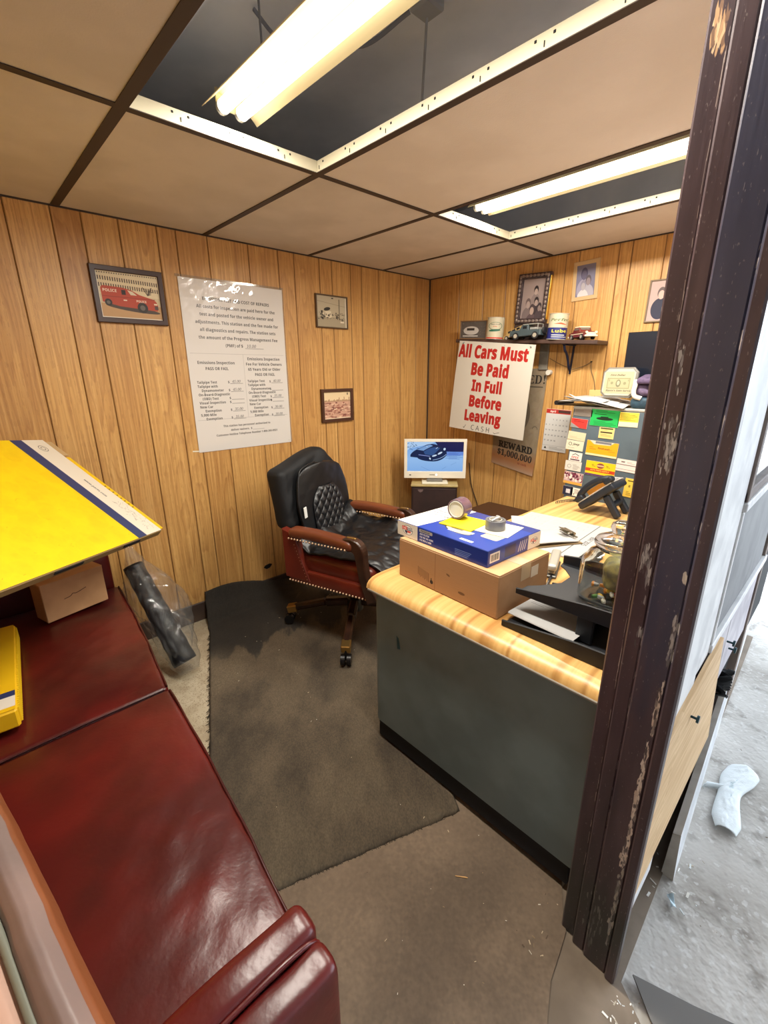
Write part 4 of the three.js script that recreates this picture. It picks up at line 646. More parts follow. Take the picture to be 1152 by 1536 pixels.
{
  const gl = phys({ color: C('#f4f6f2'), roughness: 0.02, transmission: 1, thickness: 0.004, ior: 1.5 }), by = TOP + 0.083;
  const t = thing('candy_jar', 'clear glass candy jar with a lid, on the black letter tray', 'jar', [-1.578, by, 2.066]);
  const sq = (g, k = 0.22) => { const p = g.attributes.position; for (let i = 0; i < p.count; i++) { const x = p.getX(i), z = p.getZ(i), r = Math.hypot(x, z); if (r < 1e-6) continue; const a = Math.atan2(z, x), w = Math.abs(p.getY(i)) < 0.135 ? 1 : 0, m = Math.pow(Math.pow(Math.abs(Math.cos(a)), 4) + Math.pow(Math.abs(Math.sin(a)), 4), -0.25); const s = lerp(1, m / 1.09, w * 0.9); p.setX(i, x * s); p.setZ(i, z * s); } g.computeVertexNormals(); return g; };
  const V = (a) => a.map((q) => new THREE.Vector2(...q));
  obj('glass_body', sq(new THREE.LatheGeometry(V([[0, 0], [0.07, 0], [0.082, 0.006], [0.086, 0.02], [0.086, 0.105], [0.083, 0.122], [0.070, 0.138], [0.056, 0.146], [0.054, 0.156], [0.050, 0.156], [0.051, 0.145], [0.065, 0.135], [0.078, 0.120], [0.081, 0.104], [0.081, 0.02], [0.077, 0.010], [0.065, 0.007], [0, 0.007]]), 64)), gl, t);
  obj('lid', new THREE.LatheGeometry(V([[0, 0.158], [0.056, 0.158], [0.061, 0.162], [0.062, 0.170], [0.057, 0.178], [0.040, 0.186], [0.022, 0.190], [0.019, 0.194], [0.024, 0.202], [0.027, 0.211], [0.024, 0.221], [0.014, 0.228], [0, 0.229]]), 48), gl, t);
  const cols = ['#d9b23a', '#c8453a', '#e8e4da', '#5c8a4a', '#b7b9c0', '#e0913c'];
  for (let i = 0; i < 26; i++) { const a = rr(0, 6.28), r = 0.058 * Math.sqrt(rnd()), y = by + 0.014 + Math.floor(i / 13) * 0.013; const c = thing('candy', 'small wrapped candy lying in the bottom of the glass jar', 'candy', [-1.578 + r * Math.cos(a), y, 2.066 + r * Math.sin(a)], rr(0, 3), 'candies in the glass jar'); obj('wrapper', puff(0.022, 0.010, 0.012, [6, 3, 4], 0.004, (p, u) => { p.z *= 1 - 0.4 * Math.abs(u); }), plain(cols[i % 6], 0.3), c); }
  const w = thing('candy_bag', 'crumpled yellowish paper packet standing inside the glass jar', 'packet', [-1.578, by + 0.036, 2.066], 0.4); obj('packet', puff(0.07, 0.080, 0.055, [12, 12, 8], 0.02, (p, a, b) => { p.y += 0.041; p.x += 0.012 * (fbm(p.y * 40, p.z * 40, 3) - 0.5); p.z += 0.012 * (fbm(p.y * 30 + 9, p.x * 40, 3) - 0.5); }), mottled('#a39a5c', '#6e6a58', 0.6, 0.1), w);
}
{
  const blk = plain('#1b212b', 0.45), t = thing('desk_phone', 'black desk phone tilted up on its stand at the far end of the desk', 'telephone', [-0.50, TOP + 0.0005, 1.54]);
  const tilt = (g) => g.rotateX(-0.74).translate(0, 0.030, 0.005);   // face leans back towards the wall side
  obj('body', tilt(puff(0.17, 0.036, 0.205, [12, 6, 16], 0.012, (p) => { p.z += 0.095; })), blk, t);
  obj('faceplate', tilt(box(0.164, 0.006, 0.19, 0, 0.020, 0.10, 0.002)), plain('#a9a7a2', 0.4), t);
  obj('screen', tilt(box(0.09, 0.003, 0.05, 0.025, 0.0245, 0.16, 0.001)), plain('#6b746f', 0.2), t);
  for (let r = 0; r < 4; r++) for (let c = 0; c < 3; c++) obj('key', tilt(box(0.014, 0.004, 0.010, 0.0 + c * 0.022, 0.0245, 0.04 + r * 0.018, 0.001)), plain('#23262c', 0.5), t);
  obj('stand', [bar([-0.06, 0.105, 0.115], [-0.06, 0.006, 0.185], 0.03, 0.032, 0.006), bar([0.06, 0.105, 0.115], [0.06, 0.006, 0.185], 0.03, 0.032, 0.006), bar([-0.06, 0.06, 0.147], [0.06, 0.06, 0.147], 0.03, 0.02, 0.004)], blk, t);
  obj('handset', [metric(tilt(tube([[-0.058, 0.036, 0.01], [-0.062, 0.052, 0.035], [-0.062, 0.064, 0.08], [-0.062, 0.064, 0.13], [-0.062, 0.052, 0.175], [-0.058, 0.036, 0.20]], 0.0165, 40, 10))), metric(tilt(puff(0.046, 0.030, 0.050, [8, 6, 8], 0.013, (p) => { p.x -= 0.062; p.y += 0.036; p.z += 0.018; }))), metric(tilt(puff(0.046, 0.030, 0.050, [8, 6, 8], 0.013, (p) => { p.x -= 0.062; p.y += 0.036; p.z += 0.188; })))], blk, t);
  obj('note', tilt(box(0.004, 0.026, 0.10, -0.030, 0.036, 0.10, 0.0005)), plain('#e0912a', 0.7), t);
  const coil = []; for (let i = 0; i <= 260; i++) { const k = i / 260, x = lerp(-0.515, -0.40, Math.sin(k * Math.PI)) + 0.0, z = lerp(1.52, 1.385, k), a = i * 0.75; coil.push([x + 0.006 * Math.cos(a), TOP + 0.0085 + 0.006 * Math.sin(a), z]); }
  const c = thing('phone_cord', 'coiled black handset cord lying on the far end of the desk', 'cord'); obj('coil', tube(coil, 0.0018, 900, 5), blk, c);
}

// ---------- corner stand with the small television ----------
const ST = -0.872;
{
  const t = thing('speaker_cabinet', 'dark brown upright cabinet with a pale top standing in the room corner', 'cabinet', [-0.37, 0, 0.405], ST);
  obj('carcass', bxx(-0.165, 0.165, 0.0, 0.588, -0.225, -0.002, 0.003), plain('#2b1a19', 0.5), t);
  obj('front_panel', bxx(-0.155, 0.155, 0.02, 0.575, -0.004, 0.002, 0.002), mottled('#33201e', '#28191a', 0.6, 0.3), t);
  obj('top_board', bxx(-0.17, 0.17, 0.588, 0.602, -0.235, 0.004, 0.003), mottled('#b9a56f', '#a8935e', 0.4, 0.3), t);
  obj('chipped_spot', prism([[-0.02, 0], [0.022, 0.002], [0.016, -0.014], [0, -0.022], [-0.014, -0.012]], 0.0006).translate(-0.10, 0.568, 0.0022), plain('#6e5a58', 0.7), t);
  const v = thing('television', 'small flat white-framed television showing a parked car on the corner cabinet', 'tv', [-0.37 + 0.11 * 0.766, 0.6025, 0.405 - 0.11 * 0.644], ST + 0.05);
  const W = 0.452, Hh = 0.288, y0 = 0.030;
  obj('stand_foot', puff(0.19, 0.012, 0.13, [12, 4, 10], 0.005, (p) => { p.y += 0.006; p.z += 0.03; }), plain('#e6e0c8', 0.35), v);
  obj('stand_neck', [box(0.11, 0.05, 0.03, 0, 0.032, 0.0, 0.004), box(0.115, 0.012, 0.05, 0, 0.018, 0.03, 0.003)], plain('#77736a', 0.35), v);
  obj('rear_housing', puff(W - 0.04, Hh - 0.03, 0.05, [14, 12, 6], 0.02, (p) => { p.y += y0 + Hh / 2; p.z -= 0.028; }), plain('#d9d4c6', 0.5), v);
  const sh = shape([[-W / 2, y0], [W / 2, y0], [W / 2, y0 + Hh], [-W / 2, y0 + Hh]]); sh.holes.push(shape([[-W / 2 + 0.022, y0 + 0.050], [-W / 2 + 0.022, y0 + Hh - 0.020], [W / 2 - 0.022, y0 + Hh - 0.020], [W / 2 - 0.022, y0 + 0.050]]));
  obj('bezel', metric(new THREE.ExtrudeGeometry(sh, { depth: 0.016, bevelEnabled: true, bevelSize: 0.002, bevelThickness: 0.002, bevelSegments: 2, bevelOffset: -0.002 })), plain('#efe8d6', 0.35), v);
  const tx = canvasTex(1024, 560, (g, w, h) => {
    const s = g.createLinearGradient(0, 120, 0, h); s.addColorStop(0, '#86b4ee'); s.addColorStop(0.5, '#9cc6f8'); s.addColorStop(1, '#8ab8f2'); g.fillStyle = s; g.fillRect(0, 0, w, h);
    g.fillStyle = '#141a52'; g.beginPath(); g.moveTo(500, 0); g.lineTo(w, 0); g.lineTo(w, 190); g.lineTo(650, 185); g.fill(); g.fillStyle = '#6f95e6'; g.fillRect(690, 188, 334, 70); g.strokeStyle = '#4a6ec0'; g.lineWidth = 5; for (let i = 0; i < 9; i++) { g.beginPath(); g.moveTo(rr(690, 780), 210 + i * 14); g.lineTo(rr(860, 1020), 205 + i * 15); g.stroke(); }
    g.fillStyle = '#b8d8fb'; g.beginPath(); g.moveTo(0, 0); g.lineTo(520, 0); g.lineTo(420, 50); g.lineTo(60, 120); g.lineTo(0, 170); g.fill();
    g.strokeStyle = '#2a4a80'; g.lineWidth = 7; for (let i = 0; i < 16; i++) { g.beginPath(); const x = rr(0, 180), y = rr(0, 150); g.moveTo(x, y); g.lineTo(x + rr(-40, 70), y + rr(-30, 40)); g.stroke(); }
    g.fillStyle = '#16264f'; g.beginPath(); g.moveTo(60, 250); g.bezierCurveTo(110, 150, 240, 130, 330, 70); g.bezierCurveTo(430, 20, 560, 50, 640, 110); g.bezierCurveTo(710, 140, 730, 200, 720, 250); g.bezierCurveTo(660, 340, 560, 380, 430, 370); g.bezierCurveTo(300, 365, 200, 330, 190, 300); g.lineTo(60, 285); g.fill();
    g.fillStyle = '#7fa8de'; g.beginPath(); g.moveTo(180, 150); g.bezierCurveTo(280, 110, 330, 70, 420, 55); g.lineTo(470, 80); g.bezierCurveTo(400, 110, 330, 150, 300, 170); g.fill(); g.fillStyle = '#33568f'; g.beginPath(); g.moveTo(300, 190); g.bezierCurveTo(420, 100, 520, 90, 600, 120); g.lineTo(470, 260); g.lineTo(330, 240); g.fill();
    g.fillStyle = '#d4e8ff'; for (const [x, y, a, b, r] of [[500, 262, 46, 15, -0.3], [600, 215, 46, 17, -0.5], [680, 140, 20, 24, 0.4], [540, 120, 26, 5, -0.6], [360, 95, 12, 6, 0], [420, 318, 14, 22, -0.5]]) { g.beginPath(); g.ellipse(x, y, a, b, r, 0, 7); g.fill(); }
    g.strokeStyle = '#a9c8f4'; g.lineWidth = 9; g.beginPath(); g.moveTo(470, 345); g.bezierCurveTo(580, 330, 660, 290, 715, 235); g.stroke(); g.lineWidth = 12; g.strokeStyle = '#8f9fe0'; g.beginPath(); g.moveTo(210, 245); g.lineTo(420, 275); g.stroke();
    g.strokeStyle = 'rgba(70,110,180,.6)'; g.lineWidth = 4; for (const a of [[260, 470, 420, 545], [800, 440, 900, 390], [640, 520, 720, 470]]) { g.beginPath(); g.moveTo(a[0], a[1]); g.lineTo(a[2], a[3]); g.stroke(); }
  });
  obj('screen', face(W - 0.042, Hh - 0.068, 0, y0 + 0.05 + (Hh - 0.07) / 2, 0.006), std({ color: C('#05070a'), roughness: 0.25, emissive: C('#ffffff'), emissiveMap: tx, emissiveIntensity: 0.85 }), v);
  obj('power_light', rod([0.012, y0 + 0.026, 0.017], [0.012, y0 + 0.026, 0.0195], 0.006, 14), std({ color: C('#ffffff'), emissive: C('#ffffff'), emissiveIntensity: 1.2 }), v);
  obj('sensor', box(0.013, 0.007, 0.002, -W / 2 + 0.045, y0 + 0.024, 0.0185, 0.0006), M.dark, v);
  obj('badge', box(0.04, 0.006, 0.0012, -0.018, y0 + 0.026, 0.0183, 0.0004), plain('#b9b3a2', 0.3, { metalness: 0.5 }), v);
  const L = new THREE.RectAreaLight(0x9cc0ff, 0.5, W - 0.05, Hh - 0.08); L.name = 'screen_glow'; L.position.set(-0.286 - 0.766 * 0.03, 0.6025 + y0 + 0.16, 0.334 + 0.644 * 0.03); L.rotation.y = ST + 0.05 + Math.PI; scene.add(L);
  const c = thing('power_cord', 'thin dark cord running down the panelling behind the television', 'cord'); obj('cable', tube([[-0.008, 0.72, 0.44], [-0.007, 0.55, 0.47], [-0.008, 0.42, 0.53], [-0.010, 0.25, 0.60], [-0.014, 0.118, 0.63]], 0.003, 40, 6), M.dark, c);
  const d = thing('wooden_chest', 'low dark brown wooden chest against the wall behind the desk boxes', 'chest', [-0.19, 0, 0.90]);
  obj('carcass', bxx(-0.15, 0.15, 0.03, 0.44, -0.24, 0.30, 0.006), plain('#3a2419', 0.5), d); obj('lid', bxx(-0.157, 0.157, 0.44, 0.462, -0.247, 0.307, 0.006), plain('#452b1d', 0.45), d); obj('plinth', bxx(-0.14, 0.14, 0, 0.03, -0.23, 0.29, 0.002), M.dark, d);
}
// ---------- grey cabinet and what stands on it ----------
{
  const g = mottled('#5a6973', '#505e68', 0.4, 0.6, 5), t = thing('filing_cabinet', 'grey steel cabinet at the end of the desk, its side covered with cards', 'cabinet');
  obj('side_panel', bxx(-0.316, -0.30, 0.0, 1.185, 1.336, 2.04, 0.003), g, t); obj('carcass', bxx(-0.30, -0.016, 0.0, 1.18, 1.338, 2.04, 0.003), g, t);
  obj('top_panel', bxx(-0.318, -0.014, 1.185, 1.20, 1.334, 2.042, 0.004), mottled('#b2b1a8', '#a2a198', 0.45, 0.5), t);
  for (let k = 0; k < 4; k++) { const d = obj('drawer', bxx(-0.29, -0.03, 0.05 + k * 0.282, 0.322 + k * 0.282, 1.328, 1.339, 0.004), g, t); obj('handle', bxx(-0.20, -0.12, 0.21 + k * 0.282, 0.225 + k * 0.282, 1.316, 1.328, 0.003), plain('#b9b9b5', 0.3, { metalness: 0.8 }), d); }
}
const lines = (g, x, y, n, w, dy, col) => { g.fillStyle = col; for (let i = 0; i < n; i++) g.fillRect(x + (i * 13) % 9, y + i * dy, w * (0.55 + 0.45 * Math.abs(Math.sin(i * 2.3))), Math.max(2, dy * 0.35)); };
function magnetCard(name, label, z, y, w, h, tilt, draw, cat = 'card') {
  const t = thing(name, label, cat, [-0.3168, y, z], -Math.PI / 2, 'cards and notes stuck to the grey cabinet'); t.rotation.set(0, -Math.PI / 2, tilt, 'YXZ');
  const px = 256, tx = canvasTex(px, Math.max(32, Math.round(px * h / w)), draw);
  const b = obj('card_stock', box(w, h, 0.0012, 0, 0, 0.0006, 0), plain('#cfc9bb', 0.6), t); obj('printed_face', face(w - 0.001, h - 0.001, 0, 0, 0.0014), phys({ map: tx, roughness: 0.5 }), t); return t;
}
{
  const bg = (g, c, W, H2) => { g.fillStyle = c; g.fillRect(0, 0, W, H2); };
  magnetCard('sticker', 'worn brownish grey sticker at the cabinet\'s top left corner', 1.393, 1.168, 0.098, 0.037, -0.04, (g, W, h) => { bg(g, '#7e756c', W, h); lines(g, 20, 20, 4, 200, 18, '#6a6058'); }, 'sticker');
  magnetCard('sticker', 'small red sticker with a torn grey corner', 1.377, 1.110, 0.090, 0.050, -0.07, (g, W, h) => { bg(g, '#d93a34', W, h); g.fillStyle = '#8f8f8b'; g.beginPath(); g.moveTo(0, 70); g.lineTo(150, h); g.lineTo(0, h); g.fill(); lines(g, 36, 16, 2, 180, 24, '#7a1513'); }, 'sticker');
  magnetCard('business_card', 'bright green card with a black car picture', 1.508, 1.146, 0.146, 0.086, -0.03, (g, W, h) => { bg(g, '#1fb455', W, h); lines(g, 40, 10, 2, 190, 12, '#0d5a2a'); lines(g, 30, 40, 1, 200, 14, '#0a3f1e'); g.fillStyle = '#0b2716'; g.beginPath(); g.ellipse(128, 82, 76, 14, 0, 0, 7); g.fill(); g.fillRect(90, 62, 70, 16); lines(g, 30, 108, 4, 200, 11, '#0c6a33'); });
  magnetCard('note', 'small yellow printed note with a pale foot', 1.624, 1.146, 0.096, 0.072, 0.0, (g, W, h) => { bg(g, '#f0d648', W, h); lines(g, 20, 16, 6, 210, 17, '#5a4a12'); g.fillStyle = '#e6dcba'; g.fillRect(0, h - 64, W, 64); }, 'note');
  magnetCard('note', 'narrow cream label below the green card', 1.527, 1.070, 0.078, 0.058, -0.03, (g, W, h) => { bg(g, '#e2c981', W, h); g.fillStyle = '#1d1a12'; g.fillRect(20, 8, 210, 20); g.fillRect(24, 74, 200, 22); lines(g, 30, 40, 1, 190, 14, '#8b7840'); lines(g, 30, 116, 3, 190, 16, '#a08c52'); }, 'note');
  magnetCard('note', 'blank cream paper above the off-road car card', 1.372, 1.040, 0.098, 0.046, -0.08, (g, W, h) => { bg(g, '#d3cba8', W, h); lines(g, 30, 70, 2, 190, 18, '#b7ae8a'); }, 'note');
  magnetCard('business_card', 'cream card with a small black off-road car logo', 1.367, 0.988, 0.098, 0.054, -0.06, (g, W, h) => { bg(g, '#dad4ba', W, h); g.strokeStyle = '#25241e'; g.lineWidth = 6; g.beginPath(); g.arc(60, 52, 22, 0, 7); g.stroke(); g.fillStyle = '#1c1b17'; g.font = 'italic bold 44px sans-serif'; g.fillText('Jeep', 100, 66); lines(g, 30, 106, 1, 180, 12, '#8a866f'); });
  magnetCard('envelope', 'orange envelope with a torn top edge', 1.514, 0.984, 0.164, 0.080, -0.04, (g, W, h) => { bg(g, '#f2a71c', W, h); g.fillStyle = '#5a3d0c'; g.font = 'bold 22px sans-serif'; g.fillText('Firehawk', 96, 66); lines(g, 24, 52, 2, 60, 16, '#c07c14'); lines(g, 180, 60, 2, 60, 14, '#c98818'); g.fillStyle = '#eed9a8'; g.fillRect(0, h - 16, W, 16); g.fillStyle = '#d9ccb4'; g.beginPath(); g.moveTo(20, 0); g.lineTo(60, 30); g.lineTo(190, 26); g.lineTo(222, 0); g.fill(); g.fillStyle = '#77787e'; g.fillRect(70, 2, 130, 18); }, 'envelope');
  magnetCard('business_card', 'white card with red APEX lettering under a black roof', 1.379, 0.926, 0.072, 0.050, -0.05, (g, W, h) => { bg(g, '#e4e0d8', W, h); g.strokeStyle = '#222'; g.lineWidth = 12; g.beginPath(); g.moveTo(60, 62); g.lineTo(120, 28); g.lineTo(200, 62); g.stroke(); g.fillStyle = '#c23a30'; g.font = 'bold 62px sans-serif'; g.fillText('APEX', 44, 124); g.fillStyle = '#5b3a4a'; g.fillRect(30, 140, 190, 24); });
  magnetCard('business_card', 'white card with a round grey emblem under the APEX card', 1.372, 0.873, 0.092, 0.054, -0.04, (g, W, h) => { bg(g, '#d8d4ca', W, h); g.strokeStyle = '#6d6a64'; g.lineWidth = 5; g.beginPath(); g.arc(66, 84, 28, 0, 7); g.stroke(); lines(g, 120, 50, 5, 110, 18, '#8a867e'); });
  magnetCard('business_card', 'pinkish white card cut off by the door jamb', 1.652, 0.912, 0.108, 0.064, -0.05, (g, W, h) => { bg(g, '#e6d8d2', W, h); g.fillStyle = '#7a6a68'; g.fillRect(52, 24, 44, 16); g.fillRect(0, 62, W, 10); g.fillRect(0, 122, W, 5); lines(g, 120, 26, 2, 100, 14, '#a89b98'); });
  magnetCard('snapshot', 'small colour snapshot of a group above the two badges', 1.381, 0.803, 0.108, 0.070, -0.05, (g, W, h) => { bg(g, '#b9a0a0', W, h); for (let i = 0; i < 60; i++) { g.fillStyle = ['#7a2d48', '#d9b7b2', '#5a2238', '#8c5a6c', '#efe0d4'][i % 5]; g.beginPath(); g.ellipse(rr(0, W), rr(10, h - 50), rr(6, 20), rr(8, 22), 0, 0, 7); g.fill(); } g.fillStyle = '#dfa64c'; g.fillRect(0, h - 34, W, 34); }, 'photo');
  magnetCard('business_card', 'yellow card with a red band and a round emblem', 1.520, 0.875, 0.156, 0.080, -0.03, (g, W, h) => { bg(g, '#f0c81e', W, h); g.fillStyle = '#8a4a3a'; g.beginPath(); g.ellipse(128, 36, 32, 24, 0, 0, 7); g.fill(); g.fillStyle = '#d9b98a'; g.fillRect(98, 30, 60, 12); lines(g, 50, 30, 2, 34, 12, '#6a5a20'); lines(g, 176, 26, 2, 34, 12, '#6a5a20'); g.fillStyle = '#c23f1c'; g.fillRect(0, 66, W, 28); g.fillStyle = '#f4d35a'; g.font = 'bold 17px sans-serif'; g.fillText('AUTO PARTS SUPPLY', 44, 86); g.fillStyle = '#5b3a6a'; g.fillRect(0, h - 16, W, 16); });
  magnetCard('badge', 'dark blue badge with a white square at the cabinet\'s lower left', 1.358, 0.728, 0.058, 0.052, -0.03, (g, W, h) => { bg(g, '#2a2c44', W, h); g.fillStyle = '#d8d6dc'; g.fillRect(80, 70, 110, 110); }, 'badge');
  magnetCard('business_card', 'white name card beside the dark blue badge', 1.414, 0.726, 0.074, 0.048, -0.05, (g, W, h) => { bg(g, '#e8e6e0', W, h); lines(g, 60, 30, 4, 160, 24, '#55545a'); g.fillStyle = '#2a2a2c'; g.beginPath(); g.arc(60, 130, 12, 0, 7); g.fill(); });
  magnetCard('sticker', 'little white sticker with black letters above the phone', 1.620, 0.838, 0.048, 0.019, 0.06, (g, W, h) => { bg(g, '#e6e6ea', W, h); g.fillStyle = '#15151a'; g.font = 'italic bold 76px sans-serif'; g.fillText('OVS', 50, 80); }, 'sticker');
  magnetCard('note', 'tall yellow slip half hidden by the door jamb', 1.680, 0.80, 0.054, 0.10, -0.05, (g, W, h) => { bg(g, '#e6c550', W, h); g.fillStyle = '#2a2410'; g.font = 'bold 90px sans-serif'; g.fillText('R', 90, 230); g.fillRect(60, 50, 140, 24); lines(g, 60, 330, 3, 120, 40, '#8a7420'); }, 'note');
}
{
  const p = thing('paper_stack', 'curled white papers hanging over the grey cabinet\'s front edge', 'papers');
  for (let k = 0; k < 3; k++) obj('sheet', metric(sheet(26, 14, (u, v) => { const z = lerp(1.265 + 0.02 * k, 1.60 - 0.05 * k, u), x = lerp(-0.348 + 0.012 * k, -0.10, v), e = smooth(0.35, 0, v); return [x, 1.212 + k * 0.010 + 0.018 * Math.sin(u * 4 + k) * e + 0.012 * u * (1 - u) * 4 * (1 - e) + (u < 0.2 ? 0.012 * (1 - u / 0.2) : 0) + 0.004, z]; }, 0.002)), paper, p);
  const f = thing('black_folder', 'black folder sticking out over the cabinet\'s wall-side corner', 'folder'); obj('cover', bxx(-0.30, -0.09, 1.2008, 1.2035, 1.215, 1.44, 0.001), plain('#1c1c20', 0.4), f); obj('rolled_edge', rod([-0.30, 1.214, 1.225], [-0.09, 1.214, 1.225], 0.012, 12), plain('#1c1c20', 0.35), f);
  const d = thing('dollar_plaque', 'eight-sided silver plaque with a framed banknote on the cabinet', 'plaque', [-0.262, 1.250, 1.533], -Math.PI / 2 - 0.06); d.rotation.set(-0.10, -Math.PI / 2 - 0.06, 0, 'YXZ');
  const oct = (w, h, c) => [[-w + c, 0], [w - c, 0], [w, c], [w, h - c], [w - c, h], [-w + c, h], [-w, h - c], [-w, c]];
  obj('rim', prism(oct(0.088, 0.150, 0.024), 0.012, 0.004).translate(0, 0, -0.006), plain('#9c9a94', 0.35, { metalness: 0.6 }), d);
  obj('inner_rim', prism(oct(0.079, 0.132, 0.02), 0.004, 0.001).translate(0, 0.009, 0.0085), plain('#b5b1a2', 0.4), d);
  const bill = canvasTex(512, 384, (g) => { g.fillStyle = '#b3ac8c'; g.fillRect(0, 0, 512, 384); g.strokeStyle = '#26251f'; g.lineWidth = 6; g.font = 'italic bold 46px serif'; g.fillStyle = '#1f1e19'; g.fillText('First Dollar', 90, 76); g.fillText('Harry\'s Auto Service', 46, 350); g.fillStyle = '#8f8a66'; g.fillRect(50, 110, 412, 190); g.fillStyle = '#a9a582'; g.fillRect(66, 126, 380, 158); g.fillStyle = '#77755c'; g.beginPath(); g.ellipse(256, 205, 44, 66, 0, 0, 7); g.fill(); g.fillStyle = '#b4b092'; g.beginPath(); g.ellipse(256, 200, 26, 40, 0, 0, 7); g.fill(); g.fillStyle = '#8b8868'; g.beginPath(); g.arc(140, 200, 24, 0, 7); g.arc(372, 205, 26, 0, 7); g.fill(); g.font = 'bold 40px serif'; g.fillStyle = '#56543f'; g.fillText('1', 74, 168); g.fillText('1', 420, 168); });
  obj('banknote_panel', face(0.142, 0.108, 0, 0.074, 0.0142), phys({ map: bill, roughness: 0.4, clearcoat: 0.6, clearcoatRoughness: 0.1 }), d);
  const o = thing('fabric_figurine', 'purple and white cloth figurine with a blue base beside the silver plaque', 'figurine', [-0.255, 1.2008, 1.662]);
  obj('base', puff(0.10, 0.055, 0.10, [10, 8, 10], 0.02, (p) => { p.y += 0.0275; }), mottled('#2f4d5e', '#243b4a', 0.6, 0.1), o);
  obj('body', puff(0.065, 0.085, 0.07, [12, 14, 12], 0.03, (p, a, b) => { p.y += 0.095; p.x += 0.012 * Math.sin(p.y * 60); p.z += 0.014 * Math.sin(p.y * 47 + a); }), mottled('#6b5a74', '#54465f', 0.8, 0.08), o);
  obj('white_collar', metric(tube([[-0.03, 0.135, -0.040], [-0.045, 0.11, -0.036], [-0.05, 0.085, -0.038], [-0.05, 0.06, -0.03], [-0.045, 0.05, 0.0]], 0.011, 30, 10)), plain('#e2e0d8', 0.8), o);
  obj('pink_ribbon', metric(tube([[-0.04, 0.03, 0.04], [-0.05, 0.07, 0.046], [-0.035, 0.11, 0.04], [-0.02, 0.13, 0.045]], 0.013, 24, 8)), plain('#d8a694', 0.8), o);
  obj('hat', puff(0.11, 0.03, 0.09, [12, 6, 10], 0.014, (p, a) => { p.y += 0.142 + 0.01 * a; p.z += 0.012; }), mottled('#5d4c69', '#473a54', 0.8, 0.08), o);
  const m = thing('computer_monitor', 'large dark computer monitor standing behind the things on the cabinet', 'monitor', [-0.122, 1.2008, 1.725], -Math.PI / 2 + 0.06);
  obj('stand_foot', box(0.20, 0.010, 0.10, 0, 0.005, 0, 0.004), plain('#15181d', 0.4), m); obj('stand_neck', box(0.05, 0.10, 0.02, 0, 0.06, -0.02, 0.004), plain('#15181d', 0.4), m);
  obj('housing', box(0.44, 0.275, 0.028, 0.0, 0.235, -0.004, 0.006), plain('#171b22', 0.4), m); obj('bezel', box(0.44, 0.275, 0.006, 0, 0.235, 0.012, 0.002), plain('#0f141c', 0.3), m); obj('screen', face(0.425, 0.255, 0, 0.238, 0.0155), phys({ color: C('#0b1422'), roughness: 0.28, clearcoat: 0.4 }), m); obj('vent_slot', box(0.10, 0.003, 0.002, 0.0, 0.358, 0.016, 0.0005), M.dark, m);
  const pc = thing('greeting_card', 'small pale picture card leaning before the dark monitor', 'card', [-0.205, 1.363, 1.752], -Math.PI / 2); pc.rotation.set(0, -Math.PI / 2, -0.06, 'YXZ');
  pc.position.set(-0.215, 1.2008, 1.752); obj('backing', box(0.10, 0.29, 0.003, 0, 0.145, 0, 0.0008), plain('#d8d6b0', 0.6), pc); obj('printed_face', face(0.09, 0.27, 0.003, 0.148, 0.0018), std({ map: canvasTex(128, 384, (g) => { g.fillStyle = '#cbbd86'; g.fillRect(0, 0, 128, 384); for (let i = 0; i < 60; i++) { g.fillStyle = ['#8d7d52', '#d9a894', '#eee3bd', '#6d5d44'][i % 4]; g.beginPath(); g.arc(rr(10, 118), rr(10, 374), rr(4, 14), 0, 7); g.fill(); } }), roughness: 0.6 }), pc);
}
// ---------- pictures and papers on the walls ----------
function framed(name, label, wall, at, y, w, h, border, depth, frameMat, draw, o = {}) {
  const t = thing(name, label, o.cat || 'picture', wall === 'left' ? [at, y, 0.0008] : [-0.0008, y, at], 0, o.group); t.rotation.set(o.lean || 0, wall === 'left' ? 0 : -Math.PI / 2, o.tilt || 0, 'YXZ'); if (o.out) t.translateZ(o.out);
  const s = shape([[-w / 2, -h / 2], [w / 2, -h / 2], [w / 2, h / 2], [-w / 2, h / 2]]), b = border; s.holes.push(shape([[-w / 2 + b, -h / 2 + b], [-w / 2 + b, h / 2 - b], [w / 2 - b, h / 2 - b], [w / 2 - b, -h / 2 + b]]));
  obj('frame', metric(new THREE.ExtrudeGeometry(s, { depth: depth - 0.003, bevelEnabled: true, bevelSize: 0.0025, bevelThickness: 0.003, bevelSegments: 2, bevelOffset: -0.0025 })), frameMat, t);
  obj('backing', box(w - 2 * b + 0.004, h - 2 * b + 0.004, 0.003, 0, 0, 0.002, 0), plain('#6d5a45', 0.8), t);
  const W2 = o.px || 384; obj('print', face(w - 2 * b, h - 2 * b, 0, 0, Math.max(0.0042, depth * 0.45)), phys({ map: canvasTex(W2, Math.round(W2 * (h - 2 * b) / (w - 2 * b)), draw), roughness: 0.55 }), t);
  if (o.glass) obj('glass', face(w - 2 * b, h - 2 * b, 0, 0, depth * 0.62), M.glass, t);
  if (o.extra) o.extra(t, w, h); return t;
}
const noiseOn = (g, W, H2, n, a, cols) => { for (let i = 0; i < n; i++) { g.fillStyle = cols[i % cols.length]; g.globalAlpha = a * rnd(); g.fillRect(rr(0, W), rr(0, H2), rr(2, W / 14), rr(1, H2 / 30)); } g.globalAlpha = 1; };
